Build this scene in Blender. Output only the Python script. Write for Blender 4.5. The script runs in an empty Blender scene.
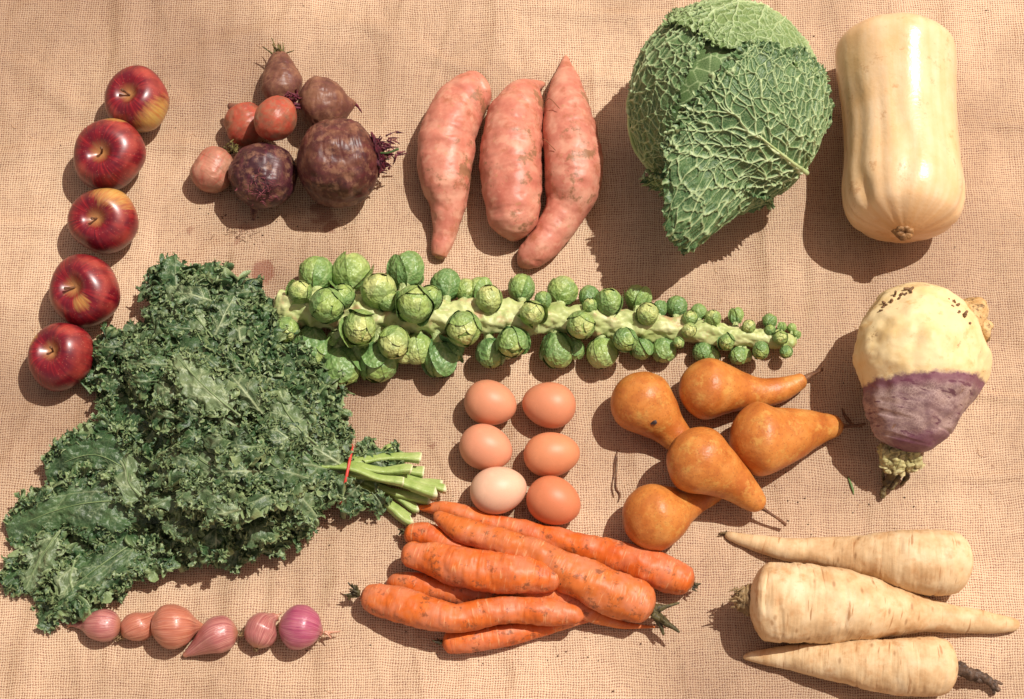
import bpy, math, random
import numpy as np
from mathutils import Vector

# ------------------------------------------------------------------ camera, world, sun, exposure
sc = bpy.context.scene
COL = sc.collection
W_PX, H_PX = 1024.0, 699.0
F_PX = 2200.0
PPM = 935.0                      # pixels per metre on the cloth at the centre
TILT = math.radians(20)
DIST = F_PX / PPM
CAM = np.array([0.0, -DIST*math.sin(TILT), DIST*math.cos(TILT)])
RT = np.array([1.0, 0, 0])
UP = np.array([0.0, math.cos(TILT), math.sin(TILT)])
TC = np.array([0.0, -math.sin(TILT), math.cos(TILT)])     # towards the camera
cd = bpy.data.cameras.new('camera'); co = bpy.data.objects.new('camera', cd); COL.objects.link(co)
cd.sensor_width = 36; cd.lens = 36*F_PX/W_PX; cd.clip_start = 0.05; cd.clip_end = 100
co.location = CAM; co.rotation_euler = (TILT, 0, 0)
sc.camera = co

SUN_TO = Vector((0.44, 0.27, 1.0)).normalized()
w = bpy.data.worlds.new('World'); sc.world = w; w.use_nodes = True
wn = w.node_tree; bg = wn.nodes['Background']
sky = wn.nodes.new('ShaderNodeTexSky'); sky.sky_type = 'NISHITA'; sky.sun_disc = False
sky.sun_elevation = math.asin(SUN_TO.z); sky.sun_rotation = math.atan2(SUN_TO.x, SUN_TO.y)
tint = wn.nodes.new('ShaderNodeMix'); tint.data_type = 'RGBA'; tint.blend_type = 'MULTIPLY'
tint.inputs[0].default_value = 1.0; tint.inputs[7].default_value = (1.8, 1.0, 0.60, 1)
wn.links.new(sky.outputs[0], tint.inputs[6]); wn.links.new(tint.outputs[2], bg.inputs[0])
bg.inputs[1].default_value = 0.13
sl = bpy.data.lights.new('sun', 'SUN'); so = bpy.data.objects.new('sun', sl); COL.objects.link(so)
sl.energy = 4.1; sl.angle = math.radians(0.5); sl.color = (1.0, 0.975, 0.915)
so.rotation_euler = SUN_TO.to_track_quat('Z', 'Y').to_euler(); so.location = (1, 1, 3)
sc.view_settings.view_transform = 'Standard'; sc.view_settings.look = 'None'
sc.view_settings.exposure = 0.14; sc.view_settings.gamma = 1

rng = np.random.default_rng(7)
random.seed(7)

# ------------------------------------------------------------------ photo-pixel to place
def ray(px, py):
    return (px-W_PX/2)/F_PX*RT - (py-H_PX/2)/F_PX*UP - TC
def P(px, py, z=0.0):
    d = ray(px, py); t = (z-CAM[2])/d[2]
    return CAM + t*d
def mpp(p):                      # metres per pixel at a point
    return float(np.dot(CAM-p, TC))/F_PX
def vdir(x, y, z):               # a direction given as right, up, towards the viewer
    v = x*RT + y*UP + z*TC
    return v/np.linalg.norm(v)
def unit(v): return v/(np.linalg.norm(v)+1e-12)

# ------------------------------------------------------------------ numpy gradient noise
_p = np.random.default_rng(3).permutation(256); _p = np.concatenate([_p, _p, _p])
_g = np.random.default_rng(4).normal(size=(256, 3)); _g /= np.linalg.norm(_g, axis=1)[:, None]
def pn(q):
    q = np.asarray(q, float); sh = q.shape[:-1]; q = q.reshape(-1, 3)
    i = np.floor(q).astype(int); f = q-i; i &= 255
    u = f*f*f*(f*(f*6-15)+10); r = 0
    for dx in (0, 1):
        for dy in (0, 1):
            for dz in (0, 1):
                h = _p[_p[_p[(i[:, 0]+dx) & 255]+((i[:, 1]+dy) & 255)]+((i[:, 2]+dz) & 255)]
                g = _g[h]
                d = g[:, 0]*(f[:, 0]-dx)+g[:, 1]*(f[:, 1]-dy)+g[:, 2]*(f[:, 2]-dz)
                wt = (u[:, 0] if dx else 1-u[:, 0])*(u[:, 1] if dy else 1-u[:, 1])*(u[:, 2] if dz else 1-u[:, 2])
                r = r + wt*d
    return (r*1.5).reshape(sh)
def fbm(q, o=3):
    q = np.asarray(q, float)
    return sum(pn(q*2.03**k+k*7.3)*0.5**k for k in range(o))
def pnv(q, s=0.0):
    return np.stack([pn(q+s), pn(q+s+31.7), pn(q+s+67.1)], -1)
def sstep(a, b, x):
    t = np.clip((x-a)/(b-a), 0, 1); return t*t*(3-2*t)

# ------------------------------------------------------------------ mesh helpers
def new_obj(name, V, F, mat, attrs=None, parent=None, origin=None, smooth=True):
    V = np.asarray(V, float)
    if origin is None:
        origin = np.array([(V[:, 0].min()+V[:, 0].max())/2, (V[:, 1].min()+V[:, 1].max())/2, V[:, 2].min()])
    me = bpy.data.meshes.new(name)
    Vl = V-origin
    if isinstance(F, np.ndarray):
        nf = len(F); k = F.shape[1]
        me.vertices.add(len(V)); me.vertices.foreach_set('co', Vl.ravel())
        me.loops.add(nf*k); me.loops.foreach_set('vertex_index', F.ravel().astype(np.int32))
        me.polygons.add(nf); me.polygons.foreach_set('loop_start', np.arange(0, nf*k, k, dtype=np.int32))
        me.update(calc_edges=True)
    else:
        me.from_pydata([tuple(v) for v in Vl], [], [list(map(int, f)) for f in F])
    if smooth: me.polygons.foreach_set('use_smooth', np.ones(len(me.polygons), bool))
    for k_, a in (attrs or {}).items():
        a = np.asarray(a, float)
        if a.ndim == 2:
            at = me.attributes.new(k_, 'FLOAT_VECTOR', 'POINT'); at.data.foreach_set('vector', a.ravel())
        else:
            at = me.attributes.new(k_, 'FLOAT', 'POINT'); at.data.foreach_set('value', a.ravel())
    me.materials.append(mat)
    o = bpy.data.objects.new(name, me); COL.objects.link(o)
    if parent is not None:
        o.parent = parent; o.location = Vector(origin)-parent_world(parent)
    else:
        o.location = origin
    return o
def parent_world(p):
    v = Vector(p.location)
    while p.parent is not None:
        p = p.parent; v = v+Vector(p.location)
    return v
def tag(o, label, cat, group=None, kind=None):
    o['label'] = label; o['category'] = cat
    if group: o['group'] = group
    if kind: o['kind'] = kind
    return o
def empty(name, loc):
    o = bpy.data.objects.new(name, None); COL.objects.link(o); o.location = loc; o.empty_display_size = 0.02
    return o
def grid_faces(n, m, wrap=True):
    i = np.arange(n-1)[:, None]; j = np.arange(m if wrap else m-1)[None, :]
    a = i*m+j; b = i*m+(j+1) % m; c = (i+1)*m+(j+1) % m; d = (i+1)*m+j
    return np.stack([a+0*j, b+0*i, c+0*i, d+0*j], -1).reshape(-1, 4)

def catmull(pts, n, cosine=True):
    """pts (k,d) -> resampled (n,d), plus 0..1 along the length of the first three columns"""
    pts = np.asarray(pts, float); k = len(pts)
    e = np.vstack([2*pts[0]-pts[1], pts, 2*pts[-1]-pts[-2]])
    out = []
    for i in range(k-1):
        p0, p1, p2, p3 = e[i], e[i+1], e[i+2], e[i+3]
        t = np.linspace(0, 1, 24, endpoint=False)[:, None]
        out.append(0.5*((2*p1)+(-p0+p2)*t+(2*p0-5*p1+4*p2-p3)*t**2+(-p0+3*p1-3*p2+p3)*t**3))
    out = np.vstack(out+[pts[-1:]])
    s = np.concatenate([[0], np.cumsum(np.linalg.norm(np.diff(out[:, :3], axis=0), axis=1))])
    x = np.linspace(0, 1, n)
    if cosine: x = 0.55*x+0.45*(0.5-0.5*np.cos(np.pi*x))
    S = x*s[-1]
    return np.stack([np.interp(S, s, out[:, c]) for c in range(pts.shape[1])], -1), S, s[-1]

def frames(C, up=None, S=None, win=0.0):
    T = np.gradient(C, axis=0); T /= np.linalg.norm(T, axis=1)[:, None]+1e-12
    if win > 0:
        wgt = np.exp(-((S[:, None]-S[None, :])/win)**2)*np.gradient(S)[None, :]
        T = wgt@T; T /= np.linalg.norm(T, axis=1)[:, None]+1e-12
    up = np.array([0, 0, 1.0]) if up is None else up
    B = np.zeros_like(C); prev = up
    for i in range(len(C)):
        b = prev-np.dot(prev, T[i])*T[i]
        if np.linalg.norm(b) < 1e-4: b = np.cross(T[i], [1, 0.3, 0.2])
        b = unit(b); B[i] = b; prev = b
    N = np.cross(B, T)
    return T, N, B

def spine_world(pts):
    out = []
    for p in pts:
        px, py, r = p[:3]
        q = P(px, py, 0.03)
        for _ in range(3):
            m = mpp(q); z = (p[3] if len(p) > 3 and p[3] is not None else r)*m
            q = P(px, py, z)
        out.append([*q, r*mpp(q)])
    return np.array(out)

def tube_mesh(sw, n=130, m=56, cap0=0.8, cap1=0.8, capk=1.0, disp=None, flat=1.0, cosine=True, up=None):
    """tapered body along a spine (world x,y,z,r). cap = length of the rounded end in multiples of the local radius"""
    R, S, L = catmull(sw, n, cosine)
    C = R[:, :3]; rad = np.maximum(R[:, 3], 1e-5)
    c0 = max(cap0*max(rad[:max(3, n//10)].max(), 1e-4), 1e-5); c1 = max(cap1*max(rad[-max(3, n//10):].max(), 1e-4), 1e-5)
    if cap0 > 0: rad = rad*np.maximum(0.012, np.sqrt(np.clip(1-(1-np.clip(S/c0, 0, 1))**2, 0, 1))**capk)
    if cap1 > 0: rad = rad*np.maximum(0.012, np.sqrt(np.clip(1-(1-np.clip((L-S)/c1, 0, 1))**2, 0, 1))**capk)
    T, N, B = frames(C, up, S, 0.8*float(rad.max()) if n > 100 else 0.0)
    th = np.linspace(0, 2*np.pi, m, endpoint=False)
    ct, st = np.cos(th), np.sin(th)
    D = ct[None, :, None]*N[:, None, :]+st[None, :, None]*B[:, None, :]*flat
    rr = rad[:, None]*np.ones(m)[None]
    lc = np.stack([rad[:, None]*ct, rad[:, None]*st, S[:, None]+0*ct], -1)
    tv = (S/L)[:, None]*np.ones(m)[None]
    ac = np.stack([ct+0*S[:, None], st+0*S[:, None], tv], -1)
    if disp is not None:
        rr = rr+disp(lc, ac, rad[:, None]/max(rad.max(), 1e-6))
    V = C[:, None, :]+D*rr[..., None]
    F = grid_faces(n, m)
    return V.reshape(-1, 3), F, {'lc': lc.reshape(-1, 3), 'ac': ac.reshape(-1, 3), 'tv': tv.ravel()}, (C, T, rad)

def joined(parts):
    """list of (V,F,attrs) with same attribute keys -> one"""
    Vs, Fs, off = [], [], 0; at = {}
    for V, F, a in parts:
        Vs.append(V); Fs.append(F+off); off += len(V)
        for k, v in a.items(): at.setdefault(k, []).append(v)
    return np.vstack(Vs), np.vstack(Fs), {k: np.concatenate(v) for k, v in at.items()}

def strands(base, direction, n, length, r0, spread, seed, wiggle=0.25, n_seg=14, m=8, rb=0.0, jitter=0.4):
    """a tuft of small tapered stalks or rootlets in one mesh"""
    rg = np.random.default_rng(seed); parts = []
    for i in range(n):
        d = unit(np.asarray(direction)+rg.normal(size=3)*spread)
        L = length*(1+jitter*rg.uniform(-1, 1)); p = np.asarray(base, float)+rg.normal(size=3)*rb
        pts = []
        for k in range(5):
            pts.append([*p, r0*(1-0.75*k/4)*(0.7+0.6*rg.random())])
            d = unit(d+rg.normal(size=3)*wiggle*0.5); p = p+d*L/4
            p[2] = max(p[2], 0.001)
        V, F, a, _ = tube_mesh(np.array(pts), n_seg, m, 0.5, 0.6)
        parts.append((V, F, a))
    return joined(parts)

# ------------------------------------------------------------------ material helpers
def lin(c):
    c = c/255.0
    return c/12.92 if c <= 0.04045 else ((c+0.055)/1.055)**2.4
def S(r, g, b, k=0.80):
    return (lin(r)*k, lin(g)*k, lin(b)*k, 1.0)
class NT:
    def __init__(s, name):
        s.m = bpy.data.materials.new(name); s.m.use_nodes = True; s.t = s.m.node_tree
        s.b = s.t.nodes['Principled BSDF']
    def n(s, k): return s.t.nodes.new(k)
    def l(s, a, b): s.t.links.new(a, b)
    def put(s, sock, v):
        if hasattr(v, 'is_output') or isinstance(v, bpy.types.NodeSocket): s.l(v, sock)
        else: sock.default_value = v
    def attr(s, name, vec=True):
        a = s.n('ShaderNodeAttribute'); a.attribute_name = name
        return a.outputs['Vector' if vec else 'Fac']
    def obj(s): return s.n('ShaderNodeTexCoord').outputs['Object']
    def map(s, v, scale=(1, 1, 1), loc=(0, 0, 0)):
        a = s.n('ShaderNodeMapping'); s.l(v, a.inputs[0]); a.inputs['Scale'].default_value = scale; a.inputs['Location'].default_value = loc
        return a.outputs[0]
    def noise(s, v, scale=1.0, detail=3, rough=0.55, dist=0.0, col=False):
        a = s.n('ShaderNodeTexNoise'); s.l(v, a.inputs['Vector']); a.inputs['Scale'].default_value = scale
        a.inputs['Detail'].default_value = detail; a.inputs['Roughness'].default_value = rough; a.inputs['Distortion'].default_value = dist
        return a.outputs['Color' if col else 'Fac']
    def vor(s, v, scale, feat='F1', rnd=1.0, out='Distance'):
        a = s.n('ShaderNodeTexVoronoi'); a.feature = feat; s.l(v, a.inputs['Vector']); a.inputs['Scale'].default_value = scale
        a.inputs['Randomness'].default_value = rnd
        return a.outputs[out]
    def ramp(s, f, stops, interp='LINEAR'):
        a = s.n('ShaderNodeValToRGB'); s.put(a.inputs[0], f); cr = a.color_ramp; cr.interpolation = interp
        while len(cr.elements) < len(stops): cr.elements.new(0.5)
        for e, (p, c) in zip(cr.elements, stops):
            e.position = p; e.color = c if hasattr(c, '__len__') else (c, c, c, 1)
        return a.outputs[0]
    def mix(s, f, a, b, mode='MIX'):
        x = s.n('ShaderNodeMix'); x.data_type = 'RGBA'; x.blend_type = mode
        s.put(x.inputs[0], f); s.put(x.inputs[6], a); s.put(x.inputs[7], b)
        return x.outputs[2]
    def math(s, op, a, b=0.0, c=None, clamp=False):
        x = s.n('ShaderNodeMath'); x.operation = op; s.put(x.inputs[0], a); s.put(x.inputs[1], b); x.use_clamp = clamp
        if c is not None: s.put(x.inputs[2], c)
        return x.outputs[0]
    def bump(s, h, dist=0.001, strength=1.0, prev=None):
        x = s.n('ShaderNodeBump'); s.l(h, x.inputs['Height']); x.inputs['Distance'].default_value = dist; x.inputs['Strength'].default_value = strength
        if prev is not None: s.l(prev, x.inputs['Normal'])
        return x.outputs[0]
    def fin(s, col, rough=0.5, normal=None, spec=0.5, **kw):
        s.put(s.b.inputs['Base Color'], col); s.put(s.b.inputs['Roughness'], rough)
        s.b.inputs['Specular IOR Level'].default_value = spec
        if normal is not None: s.l(normal, s.b.inputs['Normal'])
        for k, v in kw.items(): s.put(s.b.inputs[k.replace('_', ' ')], v)
        return s.m
def th(t, f, a, b):              # threshold 0..1 between a and b
    return t.ramp(f, [(a, 0.0), (b, 1.0)]) if a < b else t.ramp(f, [(b, 1.0), (a, 0.0)])

# ------------------------------------------------------------------ the cloth
def mat_burlap():
    t = NT('burlap'); o = t.obj()
    wob = t.noise(o, 9.0, 3, col=True)
    wv = t.n('ShaderNodeVectorMath'); wv.operation = 'MULTIPLY_ADD'
    t.l(wob, wv.inputs[0]); wv.inputs[1].default_value = (0.016, 0.016, 0); t.l(o, wv.inputs[2])
    wob2 = t.noise(o, 130.0, 2, col=True)
    wv2 = t.n('ShaderNodeVectorMath'); wv2.operation = 'MULTIPLY_ADD'
    t.l(wob2, wv2.inputs[0]); wv2.inputs[1].default_value = (0.0019, 0.0019, 0); t.l(wv.outputs[0], wv2.inputs[2])
    sp = t.n('ShaderNodeSeparateXYZ'); t.l(wv2.outputs[0], sp.inputs[0])
    pit = 0.00262
    X = t.math('MULTIPLY', sp.outputs[0], math.pi/pit); Y = t.math('MULTIPLY', sp.outputs[1], math.pi/pit*0.97)
    cx = t.math('COSINE', X); cy = t.math('COSINE', Y)
    k = t.math('MULTIPLY', t.math('MULTIPLY', cx, cy), 0.55)
    # slubs: thread thickness changes from thread to thread and along each one
    sx = t.noise(t.map(o, (330, 14, 1)), 1.0, 2); sy = t.noise(t.map(o, (14, 330, 1), (5, 9, 2)), 1.0, 2)
    vx = t.math('MULTIPLY', t.math('POWER', t.math('ABSOLUTE', cx), 1.0), t.math('ADD', t.math('ADD', k, 0.62), t.math('MULTIPLY', t.math('SUBTRACT', sx, 0.5), 0.55)))
    vy = t.math('MULTIPLY', t.math('POWER', t.math('ABSOLUTE', cy), 1.0), t.math('ADD', t.math('SUBTRACT', 0.62, k), t.math('MULTIPLY', t.math('SUBTRACT', sy, 0.5), 0.55)))
    h = t.math('MAXIMUM', vx, vy)
    base = t.ramp(t.noise(o, 3.2, 4, 0.6), [(0.3, S(216, 170, 136)), (0.7, S(236, 198, 164))])
    thr = t.ramp(sx, [(0.25, S(212, 164, 130)), (0.5, S(232, 192, 156)), (0.8, S(248, 218, 186))])
    thr2 = t.ramp(sy, [(0.25, S(212, 164, 128)), (0.5, S(232, 192, 156)), (0.8, S(246, 216, 184))])
    fib = t.mix(0.5, thr, thr2)
    c = t.mix(0.55, base, fib)
    gap = t.ramp(t.math('ADD', h, t.math('MULTIPLY', t.math('SUBTRACT', t.noise(o, 260.0, 2), 0.5), 0.8)), [(0.14, 1.0), (0.52, 0.0)])
    c = t.mix(t.math('MULTIPLY', gap, 0.92), c, S(124, 54, 36))
    hi = t.ramp(h, [(0.35, 0.0), (0.85, 1.0)])
    c = t.mix(t.math('MULTIPLY', hi, 0.65), c, S(255, 232, 204))
    c = t.mix(1.0, c, t.ramp(t.noise(t.map(o, (1, 1, 1), (2.2, 0.6, 0)), 2.4, 4), [(0.38, (0.49, 0.435, 0.37, 1)), (0.5, (0.66, 0.62, 0.54, 1)), (0.62, (0.87, 0.85, 0.77, 1))]), 'MULTIPLY')  # broad mottling, offset so it paints in light falloff towards the upper left
    # flecks of soil and a few damp spots with an outline of their own
    fl = t.vor(t.map(o, (1, 1, 1), (0.3, 0.1, 0)), 26.0); fl2 = t.noise(o, 11.0, 2)
    fm = t.math('MULTIPLY', t.ramp(fl, [(0.035, 1.0), (0.07, 0.0)]), th(t, fl2, 0.5, 0.56))
    c = t.mix(t.math('MULTIPLY', fm, 0.55), c, S(125, 80, 50))
    for (px, py, r, s_, a_) in ((264, 272, 12, 1.0, 0.7), (322, 212, 13, 1.2, 0.6), (333, 226, 8, 1.0, 0.55), (735, 446, 4, 1, 0.5), (190, 232, 5, 1, 0.45), (246, 228, 8, 1, 0.35),
                           (238, 240, 4, 1, 0.4), (435, 448, 3, 1, 0.5)):
        q = P(px, py); g = t.n('ShaderNodeVectorMath'); g.operation = 'DISTANCE'
        wv3 = t.n('ShaderNodeVectorMath'); wv3.operation = 'MULTIPLY_ADD'
        t.l(t.noise(o, 60.0, 3, col=True), wv3.inputs[0]); wv3.inputs[1].default_value = (0.026*s_, 0.026*s_, 0); t.l(o, wv3.inputs[2])
        t.l(wv3.outputs[0], g.inputs[0]); g.inputs[1].default_value = (q[0]+0.013*s_, q[1]+0.013*s_, 0)
        rm = r/PPM
        mk = t.n('ShaderNodeMapRange'); t.l(g.outputs['Value'], mk.inputs[0]); mk.inputs[1].default_value = rm*0.75; mk.inputs[2].default_value = rm*1.1
        mk.inputs[3].default_value = a_; mk.inputs[4].default_value = 0.0
        c = t.mix(mk.outputs[0], c, S(128, 66, 38))
    nb = t.bump(h, 0.0007, 0.6)
    nb = t.bump(t.noise(o, 900.0, 2), 0.0003, 0.5, nb)
    return t.fin(c, 0.55, nb, spec=0.45)

def cloth_raw(X, Y):
    """soft long creases, mostly running up the picture, plus small ripples"""
    q = np.stack([X, Y, 0*X], -1)
    cr = np.abs(pn(q*np.array([7.0, 1.3, 1])+5))
    cr2 = np.abs(pn(q*np.array([3.0, 9.0, 1])+21+0.3*pn(q*3)[..., None])); cr3 = np.abs(pn(q*np.array([16.0, 5.0, 1])+33))
    return -0.0045*sstep(0.0, 0.20, cr)-0.0024*sstep(0, 0.15, cr2)-0.0012*sstep(0, 0.2, cr3)-0.002*(pn(q*4)+0.6)-0.0006*pn(q*45)
_cx, _cy = np.meshgrid(np.linspace(-0.56, 0.56, 200), np.linspace(-0.4, 0.4, 150), indexing='ij')
CZ0 = np.percentile(cloth_raw(_cx, _cy), 60)
def cloth_z(X, Y): return np.minimum(cloth_raw(np.asarray(X, float), np.asarray(Y, float))-CZ0, 0.0015)
def build_cloth():
    n = 620
    u = np.linspace(-1, 1, n); x = 1.6*np.sign(u)*(0.38*np.abs(u)+0.62*np.abs(u)**3)*1.0
    X, Y = np.meshgrid(x, x, indexing='ij')
    V = np.stack([X, Y, cloth_z(X, Y)], -1).reshape(-1, 3)
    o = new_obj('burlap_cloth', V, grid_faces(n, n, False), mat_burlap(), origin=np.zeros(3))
    o['kind'] = 'structure'
    o['label'] = 'pinkish tan woven burlap cloth spread flat under all the vegetables'
build_cloth()

# ------------------------------------------------------------------ apples
def mat_apple():
    t = NT('apple_skin'); ac = t.attr('ac'); lc = t.obj(); pa = t.attr('patch', False); pole = t.attr('tv', False)
    st = t.noise(t.map(ac, (7, 7, 1.2)), 1.6, 4, 0.65); big = t.noise(lc, 45, 3)
    red = t.ramp(st, [(0.30, S(86, 10, 26)), (0.5, S(128, 18, 32)), (0.66, S(168, 38, 42)), (0.82, S(200, 92, 66))])
    red = t.mix(t.math('MULTIPLY', th(t, big, 0.42, 0.6), 0.85), red, S(98, 10, 30))
    bl = t.noise(t.map(lc, (1, 1, 1), (0.4, 0.2, 0.1)), 22, 3)
    red = t.mix(t.math('MULTIPLY', th(t, bl, 0.54, 0.68), 0.6), red, S(196, 84, 68))
    red = t.mix(t.math('MULTIPLY', th(t, t.math('ADD', pole, t.math('MULTIPLY', st, 0.12)), 0.30, 0.10), 0.0), red, red)
    yel = t.ramp(t.noise(t.map(ac, (9, 9, 2)), 2.2, 3), [(0.35, S(214, 150, 76)), (0.6, S(214, 178, 96)), (0.75, S(206, 116, 72))])
    m = th(t, t.math('ADD', pa, t.math('MULTIPLY', t.math('SUBTRACT', t.noise(t.map(ac, (6, 6, 3)), 2.0, 4, 0.7), 0.5), 0.6)), 0.34, 0.74)
    c = t.mix(m, red, yel)
    cav = t.ramp(t.math('ADD', pole, t.math('MULTIPLY', t.math('SUBTRACT', st, 0.5), 0.10)), [(0.02, 1.0), (0.09, 0.0)])
    c = t.mix(t.math('MULTIPLY', cav, 0.85), c, S(196, 140, 84))
    dots = t.ramp(t.vor(lc, 330), [(0.09, 1.0), (0.17, 0.0)])
    c = t.mix(t.math('MULTIPLY', dots, 0.42), c, S(226, 158, 124))
    return t.fin(c, 0.36, t.bump(t.noise(lc, 300, 2), 0.0002, 0.3), spec=0.5, Coat_Weight=0.15, Coat_Roughness=0.22)
def mat_twig():
    t = NT('dry_twig'); lc = t.attr('lc')
    c = t.ramp(t.noise(t.map(lc, (500, 500, 160)), 1.0, 3), [(0.3, S(70, 40, 26)), (0.6, S(132, 88, 56)), (0.8, S(168, 130, 88))])
    return t.fin(c, 0.7, t.bump(t.noise(t.map(lc, (700, 700, 200)), 1, 3), 0.0006, 0.7))
M_APPLE, M_TWIG = mat_apple(), mat_twig()

def make_apple(px, py, r, off, patch, psize, label, hgt=0.87, rot=0.0, seed=0):
    """off: where the stem cavity sits, in pixels from the middle"""
    n, m = 110, 96
    q = P(px, py, 0.03); R = r*mpp(q); q = P(px, py, R*hgt); R = r*mpp(q)
    ax = vdir(off[0]/r, -off[1]/r, math.sqrt(max(0.05, 1-(off[0]**2+off[1]**2)/r**2)))
    e1 = unit(np.cross(ax, [0.3, 1, 0.1])); e2 = np.cross(ax, e1)
    ph = np.linspace(0.001, math.pi-0.001, n)[:, None]; az = np.linspace(0, 2*math.pi, m, endpoint=False)[None, :]+rot
    lob = 1+0.03*np.cos(5*az+seed)*np.sin(ph/2)**2+0.04*np.cos(az*2+seed*2)*np.sin(ph)+0.035*np.cos(az+seed)+0.02*np.cos(3*az+seed*4)*np.sin(ph)
    rad = np.sin(ph)**0.92*(1+0.06*np.cos(ph))*lob
    zz = hgt*np.cos(ph)*(1+0.06*np.sin(ph)**2)
    zz = zz-0.36*np.exp(-(ph/0.30)**2)+0.24*np.exp(-((math.pi-ph)/0.28)**2)*(1+0.2*np.cos(5*az))
    zz = zz+0.035*np.cos(az*2+seed)*np.exp(-((ph-0.5)/0.35)**2)
    L = np.stack([rad*np.cos(az), rad*np.sin(az), zz+0*az], -1)
    Vw = q+R*(L[..., 0:1]*e1+L[..., 1:2]*e2+L[..., 2:3]*ax)
    dz = Vw[..., 2].min(); Vw[..., 2] -= dz
    pd = vdir(*patch); D = Vw-(q-[0, 0, dz]); D /= np.linalg.norm(D, axis=-1)[..., None]
    pa = 0.5+(D@pd-math.cos(psize))*(1.1 if psize > 0.5 else 6.0)
    ac = np.stack([np.cos(az)+0*ph, np.sin(az)+0*ph, ph/math.pi+0*az], -1)
    o = new_obj('apple', Vw.reshape(-1, 3), grid_faces(n, m), M_APPLE,
                {'ac': ac.reshape(-1, 3)+seed*0.7*np.array([0, 0, 3.0]), 'patch': pa.ravel(), 'tv': (ph/math.pi+0*az).ravel()})
    b = q-[0, 0, dz]+ax*R*(hgt-0.36)
    d = unit(ax+0.45*e1*math.sin(seed*2.1)+0.45*e2*math.cos(seed*1.7))
    V, F, a, _ = tube_mesh(np.array([[*b, R*0.035], [*(b+d*R*0.18), R*0.03], [*(b+d*R*0.32+ax*R*0.05), R*0.05]]), 20, 10, 0.2, 0.4)
    new_obj('stem', V, F, M_TWIG, a, o)
    tag(o, label, 'apple', 'apples in a curved row at the left')
    return o
make_apple(138, 102, 33, (-10, -9), (0.7, -0.65, 0.3), 0.72, 'topmost apple of the row, light red with a yellow patch at its lower right', seed=1, rot=0.4)
make_apple(109, 156, 36, (-8, -3), (0.2, 1, 0.1), 0.30, 'glossy all dark red apple, second from the top, touching the yellow patched one', seed=2)
make_apple(103, 221, 34, (-6, -3), (0.42, 0.9, 0.3), 0.62, 'red apple third in the row with a yellow shoulder at its top right', seed=3, rot=1)
make_apple(85, 290, 36, (-13, -5), (0.06, -0.38, 0.9), 0.17, 'red apple with a tan streak on its face, fourth in the row', seed=4)
make_apple(62, 355, 33.5, (-12, -8), (-1, 0.6, 0.1), 0.25, 'lowest apple of the row, dark red, its right side under the kale leaves', seed=5, rot=2)

def surf_point(o, px, py):
    me = o.data; L = np.array(parent_world(o)); co_ = np.empty(len(me.vertices)*3); me.vertices.foreach_get('co', co_); V = co_.reshape(-1, 3)+L
    d = unit(ray(px, py)); w_ = V-CAM; tt = w_@d; dist = np.linalg.norm(w_-tt[:, None]*d, axis=1)
    near = np.where(dist < 0.004)[0]
    return V[near[np.argmin(tt[near])]] if len(near) else V[np.argmin(dist)]
# ------------------------------------------------------------------ root vegetables: shared builder
def mat_root(name, stops, stain, stain_amt=(0.55, 0.68), ring=0.0, rough=0.55, extra=None, bumpd=0.0012, ringscale=260, spec=0.35, stain_scale=55.0, grooves=0.0, groove_col=None):
    t = NT(name); lc = t.attr('lc'); ac = t.attr('ac'); tv = t.attr('tv', False); o = t.obj()
    c = t.ramp(t.noise(o, 38, 4, 0.6), stops)
    st = t.noise(t.map(o, (1, 1, 1), (3, 1, 2)), stain_scale, 4, 0.65)
    c = t.mix(t.math('MULTIPLY', th(t, st, *stain_amt), 0.75), c, stain)
    h = t.noise(o, 240, 3)
    if ring:
        rn = t.noise(t.map(lc, (28, 28, ringscale)), 1.0, 3, 0.6, 0.3)
        rl = t.ramp(rn, [(0.30, 0.0), (0.42, 1.0)])
        h = t.math('ADD', t.math('MULTIPLY', h, 0.25), t.math('MULTIPLY', rn, ring))
        if groove_col is not None:
            gm = t.math('MULTIPLY', t.ramp(rn, [(0.30, 1.0), (0.385, 0.0)]), grooves)
            c = t.mix(gm, c, groove_col)
    if extra is not None: c = extra(t, c, lc, ac, tv, o)
    return t.fin(c, rough, t.bump(h, bumpd, 0.8), spec=spec)

def end_fn(dmax=0.0):
    return None
def body(name, pts, mat, n=150, m=60, cap0=0.8, cap1=0.8, capk=1.0, rough_amp=0.03, rough_len=0.03, rings=0.0, ringf=180, seed=0, flat=1.0, parent=None, cosine=True, lobes=None, z_fix=True, ringlow=22.0, pits=0.0):
    sw = spine_world(pts); rmax = sw[:, 3].max()
    def disp(lc, ac, rr):
        d = rough_amp*rmax*fbm(lc/rough_len+seed*3.1, 3)*np.minimum(1, rr*1.4)
        if rings:
            g = pn(lc*np.array([ringlow, ringlow, ringf])+seed*5.7)
            d = d-rings*rmax*sstep(0.12, 0.42, g)*rr
            g2 = pn(lc*np.array([ringlow*1.8, ringlow*1.8, ringf*2.1])+seed*2.7+40)
            d = d-rings*0.5*rmax*sstep(0.1, 0.45, g2)*rr
        if pits:
            d = d-pits*rmax*sstep(0.34, 0.62, pn(lc/0.011+seed*9.1))-0.5*pits*rmax*sstep(0.4, 0.65, pn(lc/0.005+seed*4.1))
        if lobes is not None: d = d+lobes(lc, ac, rr)*rmax
        return d
    V, F, a, info = tube_mesh(sw, n, m, cap0, cap1, capk, disp, flat, cosine)
    o = new_obj(name, V, F, mat, a, parent)
    return o, info

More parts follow.
